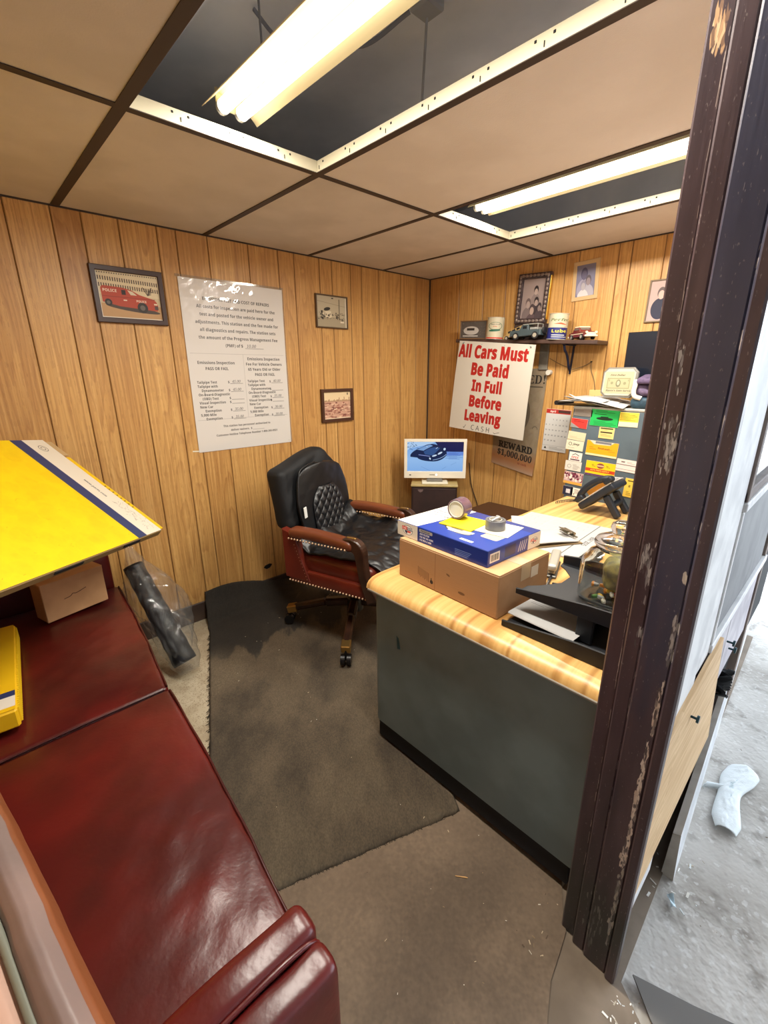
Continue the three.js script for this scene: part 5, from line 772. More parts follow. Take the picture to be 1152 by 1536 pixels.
framed('framed_photo', 'framed colour photo of a red police van, leftmost on the panelling', 'left', -2.089, 1.725, 0.300, 0.234, 0.022, 0.018, plain('#3a211a', 0.4), (g, W, H2) => {
  g.fillStyle = '#cdbb96'; g.fillRect(0, 0, W, H2); g.fillStyle = '#dccba8'; g.fillRect(0, 0, W, H2 * 0.5); g.fillStyle = '#4a382c';
  for (let r = 0; r < 3; r++) for (let i = 0; i < 26; i++) g.fillRect(8 + i * 14.5, r === 0 ? 6 : 30 + (r - 1) * 42 + i * 0.5, 6.5, r === 0 ? 7 : 24);
  g.strokeStyle = '#4e4032'; g.lineWidth = 3; for (let i = 0; i < 14; i++) { g.beginPath(); g.moveTo(305, 128); g.lineTo(rr(270, 350), rr(70, 128)); g.stroke(); }
  g.fillStyle = '#c0986a'; g.fillRect(0, 196, W, H2 - 196); g.fillStyle = '#4a3d34'; g.beginPath(); g.ellipse(205, 222, 170, 17, 0.10, 0, 7); g.fill();
  g.fillStyle = '#b4452c'; g.beginPath(); g.moveTo(16, 108); g.quadraticCurveTo(18, 88, 40, 88); g.lineTo(150, 92); g.lineTo(205, 104); g.lineTo(250, 128); g.lineTo(330, 148); g.quadraticCurveTo(362, 156, 366, 190); g.lineTo(360, 226); g.lineTo(120, 210); g.lineTo(18, 188); g.fill();
  g.fillStyle = '#2b1c1c'; g.fillRect(140, 106, 26, 30); g.fillStyle = '#d9cdb4'; g.beginPath(); g.moveTo(178, 104); g.lineTo(210, 112); g.lineTo(236, 134); g.lineTo(196, 134); g.fill(); g.fillStyle = '#8d2f20'; g.fillRect(20, 150, 330, 4);
  g.fillStyle = '#2d2826'; for (const [x, y, r] of [[52, 190, 22], [262, 210, 34]]) { g.beginPath(); g.arc(x, y, r, 0, 7); g.fill(); g.fillStyle = '#6a625a'; g.beginPath(); g.arc(x, y, r * 0.5, 0, 7); g.fill(); g.fillStyle = '#2d2826'; }
  g.fillStyle = '#efe0cc'; g.font = 'bold 25px sans-serif'; g.fillText('POLICE', 26, 124); g.font = 'bold 19px sans-serif'; g.fillText('POLICE', 226, 176); g.fillRect(146, 166, 22, 7); g.fillStyle = '#e6d3b8'; g.fillRect(340, 176, 22, 10); g.fillStyle = '#544'; g.fillRect(342, 192, 24, 24);
  g.fillStyle = '#f1e8d8'; g.fillRect(0, 0, 6, H2); g.fillRect(0, H2 - 6, W, 6);
}, { px: 384, tilt: 0.0 });
framed('framed_photo', 'small square black and white photo framed high on the panelling', 'left', -0.933, 1.7475, 0.247, 0.192, 0.008, 0.016, plain('#5a4630', 0.4), (g, W, H2) => {
  g.fillStyle = '#b9ac90'; g.fillRect(0, 0, W, H2); g.fillStyle = '#a89b80'; g.fillRect(0, H2 * 0.68, W, H2 * 0.32); g.fillStyle = '#2a251d'; g.fillRect(190, 12, 24, 10);
  g.fillRect(284, 20, 8, 200); g.strokeStyle = '#6a5f4c'; g.lineWidth = 2; g.beginPath(); g.moveTo(0, 50); g.lineTo(W, 90); g.stroke();
  g.fillStyle = '#d9ceb2'; g.beginPath(); g.moveTo(60, 200); g.lineTo(70, 160); g.lineTo(120, 140); g.lineTo(180, 140); g.lineTo(190, 205); g.fill(); g.fillStyle = '#2b261e'; g.beginPath(); g.ellipse(130, 122, 42, 16, -0.2, 0, 7); g.fill(); g.fillRect(52, 140, 22, 20);
  for (let i = 0; i < 60; i++) { g.fillStyle = ['#2a251e', '#5a5142', '#8a7f68'][i % 3]; g.fillRect(rr(10, W - 30), rr(150, 215), rr(6, 26), rr(4, 20)); } g.fillStyle = '#ded4bb'; g.fillRect(W - 14, 0, 14, H2); g.fillRect(300, 232, 50, 16);
}, { px: 384 });
framed('framed_photo', 'small brown-framed sepia town photo low on the panelling', 'left', -0.918, 1.177, 0.262, 0.212, 0.020, 0.018, plain('#4a2c1d', 0.4), (g, W, H2) => {
  g.fillStyle = '#e6cda2'; g.fillRect(0, 0, W, H2); g.fillStyle = '#a37a5c'; for (let i = 0; i < 34; i++) { const h = rr(10, i % 6 === 0 ? 54 : 26); g.fillRect(i * 12, 110 - h, 10, h); } g.fillStyle = '#c89c84'; g.fillRect(0, 108, W, H2 - 108);
  for (let i = 0; i < 120; i++) { g.fillStyle = ['#8d5648', '#a36a58', '#e3c4a6', '#7a4a40', '#d6ab90'][i % 5]; g.fillRect(rr(0, W), rr(112, H2 - 12), rr(14, 60), rr(4, 16)); } g.fillStyle = '#33281f'; g.fillRect(336, 12, 14, 24); g.fillStyle = '#edd9ba'; g.fillRect(0, H2 - 8, W, 8);
}, { px: 384 });
{
  const t = thing('price_poster', 'large laminated white emissions price sheet hung on the panelling above the chair', 'poster', [-1.576, 1.405, 0.0008]); t.rotation.z = -0.004;
  const tx = canvasTex(1152, 1710, (g) => { const W = 1536, H2 = 2280; g.scale(0.75, 0.75);
    g.fillStyle = '#dbd6d0'; g.fillRect(0, 0, W, H2); const T = (s, x, y, f, al = 'left') => { g.font = f; g.textAlign = al; g.fillText(s, x, y); }; g.fillStyle = '#201f1d';
    const hd = ['EMISSIONS TEST AND COST OF REPAIRS', 'All costs for inspection are paid here for the', 'test and posted for the vehicle owner and', 'adjustments. This station and the fee made for', 'all diagnostics and repairs. The station sets', 'the amount of the Progress Management Fee', '(PMF) of $']; hd.forEach((s, i) => T(s, i === 6 ? 560 : W / 2 + 30, 250 + i * 98, `bold ${i ? 56 : 54}px sans-serif`, i === 6 ? 'left' : 'center'));
    g.fillRect(860, 846, 300, 4); T('10.00', 880, 834, 'italic 60px serif');
    g.strokeStyle = '#a9a5a0'; g.lineWidth = 4; g.beginPath(); g.moveTo(40, 930); g.lineTo(W - 40, 930); g.moveTo(W * 0.53, 930); g.lineTo(W * 0.53, 1830); g.moveTo(40, 1830); g.lineTo(W - 40, 1830); g.stroke();
    T('Emissions Inspection', 400, 1070, 'bold 54px sans-serif', 'center'); T('PASS OR FAIL', 400, 1150, 'bold 54px sans-serif', 'center');
    ['Emissions Inspection', 'Fee For Vehicle Owners', '65 Years Old or Older', 'PASS OR FAIL'].forEach((s, i) => T(s, 1150, 1010 + i * 74, 'bold 54px sans-serif', 'center'));
    const rows = [['Tailpipe Test', 0], ['Tailpipe with', 0], ['Dynamometer', 50], ['On-Board-Diagnostic', 0], ['(OBD) Test', 50], ['Visual Inspection', 0], ['New Car', 0], ['Exemption', 70], ['5,000 Mile', 0], ['Exemption', 70]], val = [['45.00', '', '45.00', '', '', '', '', '35.00', '', '35.00'], ['40.00', '', '', '', '35.00', '', '', '30.00', '', '30.00']];
    for (const k of [0, 1]) rows.forEach(([s, dx], i) => { const x = (k ? 850 : 90) + dx, y = 1330 + i * 56; T(s, x, y - 40 * (k ? 0.2 : 0), 'bold 47px sans-serif'); if ([0, 2, 4, 5, 7, 9].includes(i)) { const q = k ? 1215 : 540; T('$', q, y, 'bold 46px sans-serif'); g.fillRect(q + 34, y + 4, 200, 4); T(val[k][i], q + 62, y - 6, 'italic 52px serif'); } });
    T('This station has personnel authorized to', W / 2 + 20, 1950, 'bold 40px sans-serif', 'center'); T('deliver waivers.  $ ____________', W / 2 + 20, 2012, 'bold 40px sans-serif', 'center'); T('Customer Hotline Telephone Number 1-800-265-0921', W / 2 + 20, 2076, 'bold 40px sans-serif', 'center');
  });
  const g = sheet(60, 90, (u, v) => { const x = (u - 0.5) * 0.578, y = (v - 0.5) * 0.862; return [x, y, 0.002 + 0.0022 * fbm(x * 7 + 3, y * 6, 3) + 0.0035 * smooth(0.9, 1, v) * fbm(x * 26, 2, 3) + 0.0024 * smooth(0.60, 0.92, v) * fbm(x * 42, y * 50, 2)]; });
  obj('laminated_sheet', g, phys({ map: tx, roughness: 0.5, clearcoat: 0.75, clearcoatRoughness: 0.04 }), t);
  obj('backing', box(0.576, 0.860, 0.001, 0, 0, 0.0004, 0), plain('#d8d4cc', 0.8), t);
  const film = obj('lamination_rim', [box(0.60, 0.012, 0.0008, 0.0, 0.437, 0.0012, 0), box(0.010, 0.86, 0.0008, 0.294, 0, 0.0012, 0)], phys({ color: C('#f2efe6'), roughness: 0.08, transmission: 0.9, thickness: 0 }), t);
  for (const [x, y] of [[-0.28, 0.42], [0.28, 0.415], [0.275, -0.415]]) obj('staple', box(0.012, 0.002, 0.002, x, y, 0.006, 0.0005), plain('#d2d0c8', 0.3, { metalness: 0.8 }), t);
  const s = thing('tape_scrap', 'tiny scrap of pale tape on the panelling below the price sheet', 'tape', [-1.879, 0.984, 0.0012]); s.rotation.z = -0.1; obj('strip', box(0.042, 0.007, 0.001, 0, 0, 0, 0.0003), plain('#e6dfc8', 0.5), s);
}
// right wall
const shelfY = (z) => 1.600 - 0.057 * (z - 0.38);
{
  const t = thing('wall_shelf', 'narrow dark wooden shelf on an iron bracket, full of toys and tins', 'shelf', [0, shelfY(0.89), 0.89]); t.rotation.x = Math.atan(0.057);
  obj('board', bxx(-0.150, -0.0015, -0.022, 0, -0.512, 0.462, 0.003), mottled('#4a352d', '#3a2a24', 0.5, 0.4), t);
  const br = obj('bracket', [bar([-0.004, -0.026, 0.27], [-0.14, -0.026, 0.27], 0.022, 0.006, 0.001), bar([-0.006, -0.024, 0.27], [-0.006, -0.19, 0.27], 0.022, 0.006, 0.001), metric(tube([[-0.135, -0.03, 0.27], [-0.12, -0.055, 0.27], [-0.09, -0.075, 0.27], [-0.06, -0.11, 0.27], [-0.035, -0.15, 0.27], [-0.008, -0.175, 0.27]], 0.007, 30, 8))], plain('#1a2340', 0.45, { metalness: 0.4 }), t);
  obj('screw', rod([-0.010, -0.165, 0.27], [-0.013, -0.165, 0.27], 0.005, 8), plain('#77777a', 0.3, { metalness: 0.8 }), br);
  obj('bracket', [bar([-0.004, -0.026, -0.36], [-0.14, -0.026, -0.36], 0.022, 0.006, 0.001), bar([-0.006, -0.024, -0.36], [-0.006, -0.19, -0.36], 0.022, 0.006, 0.001)], plain('#1a2340', 0.45, { metalness: 0.4 }), t);
}
{
  const t = thing('notice_sign', 'white sign with red words hanging from the shelf front', 'sign', [-0.1545, 0, 0]);
  const P = [[-0.003, 1.588, 0.421], [-0.003, 1.536, 0.991], [-0.012, 0.958, 0.962], [-0.012, 1.000, 0.362]];   // corners: top left, top right, bottom right, bottom left
  const tx = canvasTex(1024, 1040, (g, W, H2) => {
    g.fillStyle = '#cac3b6'; g.fillRect(0, 0, W, H2); g.fillStyle = '#a81c16'; g.strokeStyle = '#a81c16'; g.lineWidth = 13; g.lineJoin = 'round'; g.textAlign = 'center'; const q = (s, x, y, f) => { g.save(); g.translate(x, y); g.scale(0.80, 1); g.font = `bold ${f}px sans-serif`; g.fillText(s, 0, 0); g.strokeText(s, 0, 0); g.restore(); };
    q('All Cars Must', 485, 178, 186); q('Be Paid', 485, 372, 184); q('In Full', 478, 556, 172); q('Before', 478, 742, 178); q('Leaving', 462, 916, 172);
    g.strokeStyle = '#2a2a2c'; g.lineWidth = 5; g.font = '84px sans-serif'; g.fillStyle = '#3a3a3c'; g.save(); g.translate(455, 1024); g.fillText('C A S H', 0, 0); g.restore(); g.beginPath(); g.moveTo(212, 1000); g.lineTo(222, 1018); g.lineTo(246, 976); g.moveTo(640, 1010); g.lineTo(656, 1022); g.lineTo(720, 1000); g.stroke();
    g.fillStyle = 'rgba(110,150,150,.5)'; for (const [x, y] of [[70, 18], [330, 30], [640, 26], [960, 22]]) { g.beginPath(); g.arc(x, y, 7, 0, 7); g.fill(); }
  });
  const f = (u, v, d) => { const a = P[3].map((q, i) => lerp(q, P[2][i], u)), b = P[0].map((q, i) => lerp(q, P[1][i], u)); return a.map((q, i) => lerp(q, b[i], v) + (i === 0 ? d + -0.006 * Math.sin(v * 3.1) : 0)); };
  obj('board', metric(sheet(10, 14, (u, v) => f(u, v, 0.002), 0.002)), plain('#cfc8ba', 0.6), t);
  obj('printed_face', sheet(10, 14, (u, v) => f(u, v, -0.0008)), std({ map: tx, roughness: 0.55 }), t);
  for (const [u, v] of [[0.06, 0.975], [0.95, 0.975]]) obj('nail', new THREE.SphereGeometry(0.005, 8, 6).translate(...f(u, v, -0.003)), plain('#8a8a88', 0.3, { metalness: 0.7 }), t);
}
{
  const t = thing('wanted_poster', 'aged brown reward poster on the wall behind the hanging sign', 'poster');
  const tx = canvasTex(768, 1400, (g, W, H2) => {
    g.fillStyle = '#857660'; g.fillRect(0, 0, W, H2); for (let i = 0; i < 700; i++) { g.fillStyle = `rgba(${['120,96,66', '170,150,120', '90,66,44'][i % 3]},${rr(0.02, 0.10)})`; g.beginPath(); g.ellipse(rr(0, W), rr(0, H2), rr(6, 90), rr(4, 40), rr(0, 3), 0, 7); g.fill(); }
    const gr = g.createLinearGradient(0, 1080, 0, H2); gr.addColorStop(0, 'rgba(150,90,45,0)'); gr.addColorStop(0.6, 'rgba(160,96,50,.75)'); gr.addColorStop(1, 'rgba(180,150,125,.9)'); g.fillStyle = gr; g.fillRect(0, 1080, W, 320);
    g.fillStyle = '#1d1610'; g.textAlign = 'center'; g.font = 'bold 150px serif'; g.fillText('WANTED!', W / 2, 190); g.fillRect(40, 226, W - 80, 10); g.strokeStyle = '#1d1610'; g.lineWidth = 7; g.font = 'bold 128px serif'; g.fillText('REWARD', W / 2 + 20, 1120); g.strokeText('REWARD', W / 2 + 20, 1120); g.lineWidth = 4; g.font = 'bold 122px serif'; g.fillText('$1,000,000', W / 2 + 20, 1236); g.strokeText('$1,000,000', W / 2 + 20, 1236); g.font = 'bold 44px serif'; g.fillStyle = '#6d2a1a'; g.fillText('in cash', 560, 1300);
    g.fillStyle = 'rgba(60,52,44,.55)'; g.beginPath(); g.ellipse(W / 2, 600, 200, 260, 0, 0, 7); g.fill(); g.strokeStyle = '#3a3028'; g.lineWidth = 6; g.beginPath(); g.arc(690, 780, 40, 3.2, 6.2); g.stroke();
  });
  const f = (u, v) => { const z = lerp(lerp(0.636, 0.642, v), lerp(0.972, 1.006, v), u), y = lerp(lerp(0.752, 0.700, u), 1.40, v); return [-0.003 - 0.006 * fbm(u * 4, v * 5, 3) - 0.010 * smooth(0.2, 0, v) * (0.4 + u), y, z]; };
  obj('printed_sheet', sheet(26, 50, f), std({ map: tx, roughness: 0.8, side: THREE.DoubleSide }), t);
  const pp = thing('wall_pad', 'grey strip holder with a pale knob between shelf and reward poster', 'holder', [-0.0008, 1.45, 0.985]); obj('strip', bxx(-0.012, 0, -0.06, 0.10, -0.045, 0.015, 0.003), mottled('#7a7468', '#6a6459', 0.6, 0.2), pp); obj('knob', rod([0, -0.075, 0.035], [-0.03, -0.075, 0.035], 0.016, 14), plain('#c9c3b6', 0.5), pp);
  const c = thing('wall_calendar', 'small white month calendar with a red header beside the grey cabinet', 'calendar', [-0.0015, 1.018, 1.100]); c.rotation.set(0, -Math.PI / 2, -0.035, 'YXZ');
  const cx = canvasTex(384, 620, (g, W, H2) => { g.fillStyle = '#cfcdc9'; g.fillRect(0, 0, W, H2); g.fillStyle = '#b82c22'; g.fillRect(0, 0, W, 62); g.fillStyle = '#f4ece4'; g.font = 'bold 40px sans-serif'; g.fillText('April', 60, 46); g.fillStyle = '#4a2a22'; g.fillRect(190, 8, 190, 40); g.fillStyle = '#55555a'; g.font = 'bold 26px sans-serif'; let n = 1; for (let j = 0; j < 5; j++) for (let i = j ? 0 : 2; i < 7; i++) if (n < 31) g.fillText(String(n++), 14 + i * 53, 160 + j * 78); g.fillStyle = '#8d8b88'; g.fillRect(0, 536, W, 3); g.fillStyle = '#222'; g.beginPath(); g.moveTo(30, 590); g.lineTo(50, 552); g.lineTo(72, 590); g.fill(); lines(g, 110, 556, 3, 250, 16, '#8b8986'); });
  obj('pages', box(0.162, 0.268, 0.004, 0, 0, 0.002, 0.0005), plain('#d9d7d3', 0.8), c); obj('printed_page', face(0.160, 0.266, 0, 0, 0.0045), std({ map: cx, roughness: 0.7 }), c);
  const o = thing('outlet_plate', 'cream wall plate above the cabinet papers', 'outlet', [-0.0008, 1.237, 1.316]); obj('plate', box(0.005, 0.078, 0.072, -0.0025, 0, 0, 0.002), plain('#d9c583', 0.4), o); obj('screw', rod([-0.005, 0, 0], [-0.007, 0, 0], 0.005, 10), plain('#4a4436', 0.4), o);
  const w = thing('wire', 'thin wire looped from the shelf bracket over a nail to the wall plate', 'wire'); obj('strand', [metric(tube([[-0.012, 1.392, 1.165], [-0.012, 1.398, 1.19], [-0.010, 1.415, 1.24], [-0.008, 1.435, 1.272]], 0.0022, 24, 6)), metric(tube([[-0.008, 1.435, 1.272], [-0.006, 1.39, 1.275], [-0.006, 1.33, 1.30], [-0.006, 1.275, 1.312]], 0.0018, 24, 6))], plain('#6d5a40', 0.5), w); obj('nail', rod([0, 1.435, 1.272], [-0.016, 1.435, 1.272], 0.003, 8), M.dark, w); obj('strand', metric(tube([[-0.010, 1.40, 1.16], [-0.006, 1.42, 1.09], [-0.006, 1.46, 1.01]], 0.0015, 20, 5)), plain('#6d5a40', 0.5), w);
}
const folk = (bgc, list) => (g, W, H2) => { g.fillStyle = bgc; g.fillRect(0, 0, W, H2); for (const [x, y, r, hair, skin, cloth] of list) { g.fillStyle = cloth; g.beginPath(); g.ellipse(x * W, (y + 2.1 * r) * H2, r * 1.55 * W, r * 1.5 * H2, 0, 0, 7); g.fill(); g.fillStyle = hair; g.beginPath(); g.ellipse(x * W, (y - 0.02) * H2, r * 0.75 * W, r * 0.8 * H2, 0, 0, 7); g.fill(); g.fillStyle = skin; g.beginPath(); g.ellipse(x * W, (y + 0.03) * H2, r * 0.56 * W, r * 0.62 * H2, 0, 0, 7); g.fill(); } };
framed('ornate_frame', 'ornate dark and gilt frame with an old family photo above the shelf', 'right', 0.868, 1.815, 0.212, 0.285, 0.030, 0.030, mottled('#4b3b3b', '#33282a', 0.45, 0.08), folk('#9c8a84', [[0.60, 0.30, 0.13, '#2b2426', '#b09c92', '#8a7a76'], [0.30, 0.62, 0.15, '#6b5a58', '#a8948c', '#7a6a68'], [0.66, 0.58, 0.13, '#2e2628', '#a8938a', '#3a3034'], [0.5, 0.78, 0.16, '#4a3c3e', '#b39a8c', '#5c4a4c'], [0.82, 0.72, 0.12, '#382e32', '#8d7a74', '#4b3e42']]), { tilt: -0.05, out: 0.004, extra: (t, w, h) => {
  const gilt = plain('#c9a54a', 0.25, { metalness: 0.9 }); for (const s of [-1, 1]) obj('gilt_edge', box(0.006, h * 0.86, 0.026, s * (w / 2 + 0.002), 0, 0.014, 0.002), gilt, t);
  const orn = []; for (let i = 0; i < 11; i++) for (const s of [-1, 1]) orn.push(new THREE.SphereGeometry(0.008, 8, 6).scale(1, 1.4, 0.6).translate(s * (w / 2 - 0.014), -h / 2 + 0.02 + i * 0.0245, 0.030)); for (let i = 0; i < 7; i++) for (const s of [-1, 1]) orn.push(new THREE.SphereGeometry(0.008, 8, 6).scale(1.5, 1, 0.6).translate(-w / 2 + 0.03 + i * 0.0255, s * (h / 2 - 0.014), 0.030)); obj('carving', orn, plain('#8d7d74', 0.4, { metalness: 0.3 }), t).userData = { kind: 'stuff' };
} });
framed('mounted_photo', 'pale card-mounted photo of two children right of the ornate frame', 'right', 1.180, 1.878, 0.150, 0.208, 0.022, 0.006, plain('#c6a678', 0.7), folk('#77748a', [[0.42, 0.30, 0.24, '#4a4560', '#5f5870', '#9a94a8'], [0.66, 0.52, 0.2, '#5a5058', '#8d7d80', '#a8a2ac'], [0.4, 0.66, 0.2, '#8a8494', '#a8a0a4', '#c9c4c4']]), { tilt: 0.035 });
framed('mounted_photo', 'framed portrait of a person in a dark suit beside the door jamb', 'right', 1.605, 1.728, 0.160, 0.206, 0.008, 0.010, plain('#7c6a52', 0.5), folk('#b59a92', [[0.38, 0.32, 0.18, '#5a4a48', '#c9a498', '#26263c']]), { tilt: -0.02 });
// things on the shelf
const onShelf = (z, x) => [x, shelfY(z) + 0.001, z];
framed('framed_photo', 'little framed photo of an old car at the shelf\'s corner end', 'right', 0.492, 1.655, 0.222, 0.118, 0.007, 0.008, plain('#8a6a4c', 0.5), (g, W, H2) => { g.fillStyle = '#5a5450'; g.fillRect(0, 0, W, H2); noiseOn(g, W, H2, 160, 0.7, ['#8b8681', '#3a3633', '#aba69f', '#4d4844']); g.fillStyle = '#c3beb8'; g.beginPath(); g.ellipse(W * 0.42, H2 * 0.55, W * 0.3, H2 * 0.26, 0, 0, 7); g.fill(); g.fillStyle = '#2e2b29'; g.fillRect(W * 0.25, H2 * 0.4, W * 0.3, H2 * 0.14); g.fillStyle = '#e3ded6'; g.fillRect(W * 0.1, H2 * 0.85, W * 0.6, H2 * 0.05); }, { px: 320, tilt: -0.055, out: 0.105 });
function tin(label, z, r, h, draw) {
  const t = thing('oil_can', label, 'tin', onShelf(z, -0.105)); t.rotation.set(Math.atan(0.057), -0.75, 0, 'XYZ'); const tx = canvasTex(512, 384, draw); tx.wrapS = THREE.RepeatWrapping; tx.offset.x = 0.25;
  obj('can_body', new THREE.CylinderGeometry(r, r, h, 40, 1, true).translate(0, h / 2, 0), std({ map: tx, roughness: 0.4, side: THREE.DoubleSide }), t); obj('can_lid', [rod([0, h - 0.004, 0], [0, h - 0.002, 0], r - 0.001, 40), new THREE.TorusGeometry(r, 0.002, 6, 40).rotateX(Math.PI / 2).translate(0, h, 0), new THREE.TorusGeometry(r, 0.002, 6, 40).rotateX(Math.PI / 2).translate(0, 0.002, 0)], plain('#d6d2c2', 0.35, { metalness: 0.4 }), t); return t;
}
tin('cream oil tin with a green and red round print', 0.660, 0.055, 0.130, (g) => { g.fillStyle = '#bdb398'; g.fillRect(0, 0, 512, 384); for (const x of [128, 384]) { g.strokeStyle = '#1f5a44'; g.lineWidth = 6; g.beginPath(); g.arc(x - 20, 150, 66, 0, 7); g.stroke(); g.fillStyle = '#1f5a44'; g.beginPath(); g.ellipse(x - 26, 226, 60, 20, -0.15, 0, 7); g.fill(); g.fillStyle = '#3a3a36'; g.font = 'bold 26px sans-serif'; g.fillText('MOTOR', x - 66, 130); g.fillStyle = '#b5402c'; g.fillText('OIL', x - 44, 168); } g.fillStyle = '#c23a2c'; g.fillRect(0, 350, 512, 34); });
tin('cream and dark blue oil tin with yellow lettering', 1.088, 0.054, 0.140, (g) => { g.fillStyle = '#c0b69b'; g.fillRect(0, 0, 512, 384); g.fillStyle = '#252a6a'; g.fillRect(0, 205, 512, 179); for (const x of [20, 276]) { g.fillStyle = '#3d5a2c'; g.font = 'italic bold 54px serif'; g.fillText('Perfect', x, 110); g.fillStyle = '#b5502c'; g.beginPath(); g.moveTo(x + 40, 150); g.lineTo(x + 100, 130); g.lineTo(x + 170, 165); g.lineTo(x + 100, 158); g.fill(); g.fillStyle = '#e3d23c'; g.font = 'bold 62px sans-serif'; g.fillText('Lube', x + 24, 278); g.fillStyle = '#d9d4c4'; g.fillRect(x + 30, 310, 120, 12); g.fillRect(x + 30, 340, 150, 10); } });
{
  const p = thing('photo_print', 'dark landscape photo card leaning on the wall behind the toy cars', 'photo', [-0.040, shelfY(0.89), 0.885]); p.rotation.set(-0.16, -Math.PI / 2, -0.057, 'YXZ'); obj('card_stock', box(0.27, 0.098, 0.003, 0, 0.05, 0, 0.0008), plain('#2c211d', 0.6), p);
  obj('printed_face', face(0.266, 0.094, 0, 0.05, 0.0018), phys({ map: canvasTex(384, 136, (g) => { g.fillStyle = '#3a2b27'; g.fillRect(0, 0, 384, 136); noiseOn(g, 384, 136, 120, 0.5, ['#5a4840', '#2a1f1e', '#6d5a50']); g.fillStyle = '#8d7566'; g.fillRect(190, 40, 90, 30); }), roughness: 0.4 }), p);
}
function toyCar(name, label, at, turn, prof, wid, bodyMat, wheelAt, r, extra, tilt = 0) {
  const t = thing(name, label, 'toy car', at, 0, 'toy cars on the wall shelf'); t.rotation.set(0, turn, tilt, 'YXZ');
  obj('body', prism(prof, wid - 0.006, 0.003).translate(0, 0, -wid / 2 + 0.003), bodyMat, t);
  for (const x of wheelAt) for (const s of [-1, 1]) { const w = obj('wheel', rod([x, r, s * (wid / 2 - 0.008)], [x, r, s * (wid / 2 + 0.003)], r, 18), plain('#1a1a1c', 0.6), t); obj('hub_cap', rod([x, r, s * (wid / 2 + 0.003)], [x, r, s * (wid / 2 + 0.0045)], r * 0.6, 14), plain('#cfc9b8', 0.3, { metalness: 0.6 }), w); }
  extra(t); return t;
}
{
  const blue = phys({ color: C('#3d494c'), roughness: 0.4, clearcoat: 0.4 }), dk = plain('#14181c', 0.25), cream = plain('#e2d3b4', 0.4);
  toyCar('toy_car', 'grey blue toy off-road car on the shelf', onShelf(0.925, -0.145), -Math.PI / 2, [[-0.105, 0.020], [-0.105, 0.046], [-0.095, 0.052], [-0.040, 0.054], [-0.026, 0.078], [0.020, 0.080], [0.022, 0.052], [0.098, 0.050], [0.100, 0.020], [0.086, 0.018], [0.078, 0.030], [0.060, 0.032], [0.048, 0.020], [-0.040, 0.016], [-0.052, 0.030], [-0.070, 0.031], [-0.082, 0.020]], 0.075, blue, [-0.062, 0.066], 0.020, (t) => {
    obj('side_window', [box(0.030, 0.018, 0.077, -0.003, 0.066, 0, 0.002)], dk, t); obj('roof', box(0.10, 0.004, 0.07, 0.03, 0.083, 0, 0.0015), plain('#a9a79c', 0.4), t); obj('roll_cage', [rod([0.078, 0.05, -0.03], [0.078, 0.083, -0.03], 0.0025), rod([0.078, 0.05, 0.03], [0.078, 0.083, 0.03], 0.0025), box(0.05, 0.014, 0.06, 0.05, 0.058, 0, 0.003)], plain('#8d8a84', 0.4), t); obj('spare_wheel', rod([0.100, 0.046, 0], [0.112, 0.046, 0], 0.019, 18), plain('#1a1a1c', 0.6), t); obj('bumper', box(0.008, 0.008, 0.076, -0.108, 0.022, 0, 0.002), plain('#b4b0a8', 0.3, { metalness: 0.7 }), t); obj('grille', box(0.003, 0.018, 0.05, -0.106, 0.036, 0, 0.001), plain('#9aa6aa', 0.4), t);
  });
  toyCar('toy_wagon', 'yellow tan toy wagon tilted nose down behind the blue toy car', [-0.075, shelfY(0.78) + 0.012, 0.800], -Math.PI / 2, [[-0.075, 0.010], [-0.075, 0.030], [-0.050, 0.032], [-0.036, 0.050], [0.070, 0.050], [0.074, 0.030], [0.074, 0.010], [0.056, 0.010], [0.050, 0.018], [0.036, 0.018], [0.030, 0.010], [-0.034, 0.010], [-0.040, 0.018], [-0.054, 0.018], [-0.060, 0.010]], 0.058, plain('#a98a54', 0.45), [-0.047, 0.043], 0.013, (t) => { obj('side_window', [box(0.022, 0.012, 0.060, -0.018, 0.040, 0, 0.001), box(0.026, 0.012, 0.060, 0.012, 0.040, 0, 0.001), box(0.024, 0.012, 0.060, 0.044, 0.040, 0, 0.001)], dk, t); obj('bumper', box(0.005, 0.006, 0.06, -0.078, 0.013, 0, 0.001), cream, t); }, 0.30);
  toyCar('toy_car', 'red and cream toy classic sedan at the shelf\'s open end', onShelf(1.235, -0.085), 0.94, [[-0.085, 0.014], [-0.088, 0.034], [-0.076, 0.042], [-0.034, 0.044], [-0.018, 0.066], [0.030, 0.066], [0.048, 0.044], [0.084, 0.040], [0.086, 0.014], [0.068, 0.013], [0.060, 0.026], [0.044, 0.026], [0.036, 0.013], [-0.036, 0.013], [-0.044, 0.026], [-0.060, 0.026], [-0.068, 0.013]], 0.072, phys({ color: C('#6d2a26'), roughness: 0.35, clearcoat: 0.5 }), [-0.052, 0.052], 0.015, (t) => {
    obj('roof', puff(0.056, 0.008, 0.064, [8, 4, 8], 0.003, (p) => { p.x += 0.006; p.y += 0.068; }), cream, t); obj('window_band', [box(0.050, 0.013, 0.0735, 0.006, 0.056, 0, 0.003), box(0.066, 0.012, 0.056, 0.006, 0.056, 0, 0.003)], plain('#6f6a60', 0.2), t); obj('bumper', [box(0.008, 0.010, 0.078, -0.090, 0.018, 0, 0.003), box(0.008, 0.010, 0.078, 0.089, 0.018, 0, 0.003)], cream, t); obj('grille', box(0.004, 0.014, 0.056, -0.0885, 0.029, 0, 0.001), cream, t);
    for (const s of [-1, 1]) { obj('headlamp', rod([-0.086, 0.036, s * 0.028], [-0.092, 0.036, s * 0.028], 0.007, 12), cream, t); obj('side_trim', box(0.13, 0.004, 0.0015, 0, 0.031, s * 0.0365, 0.0006), cream, t); }
  });
}
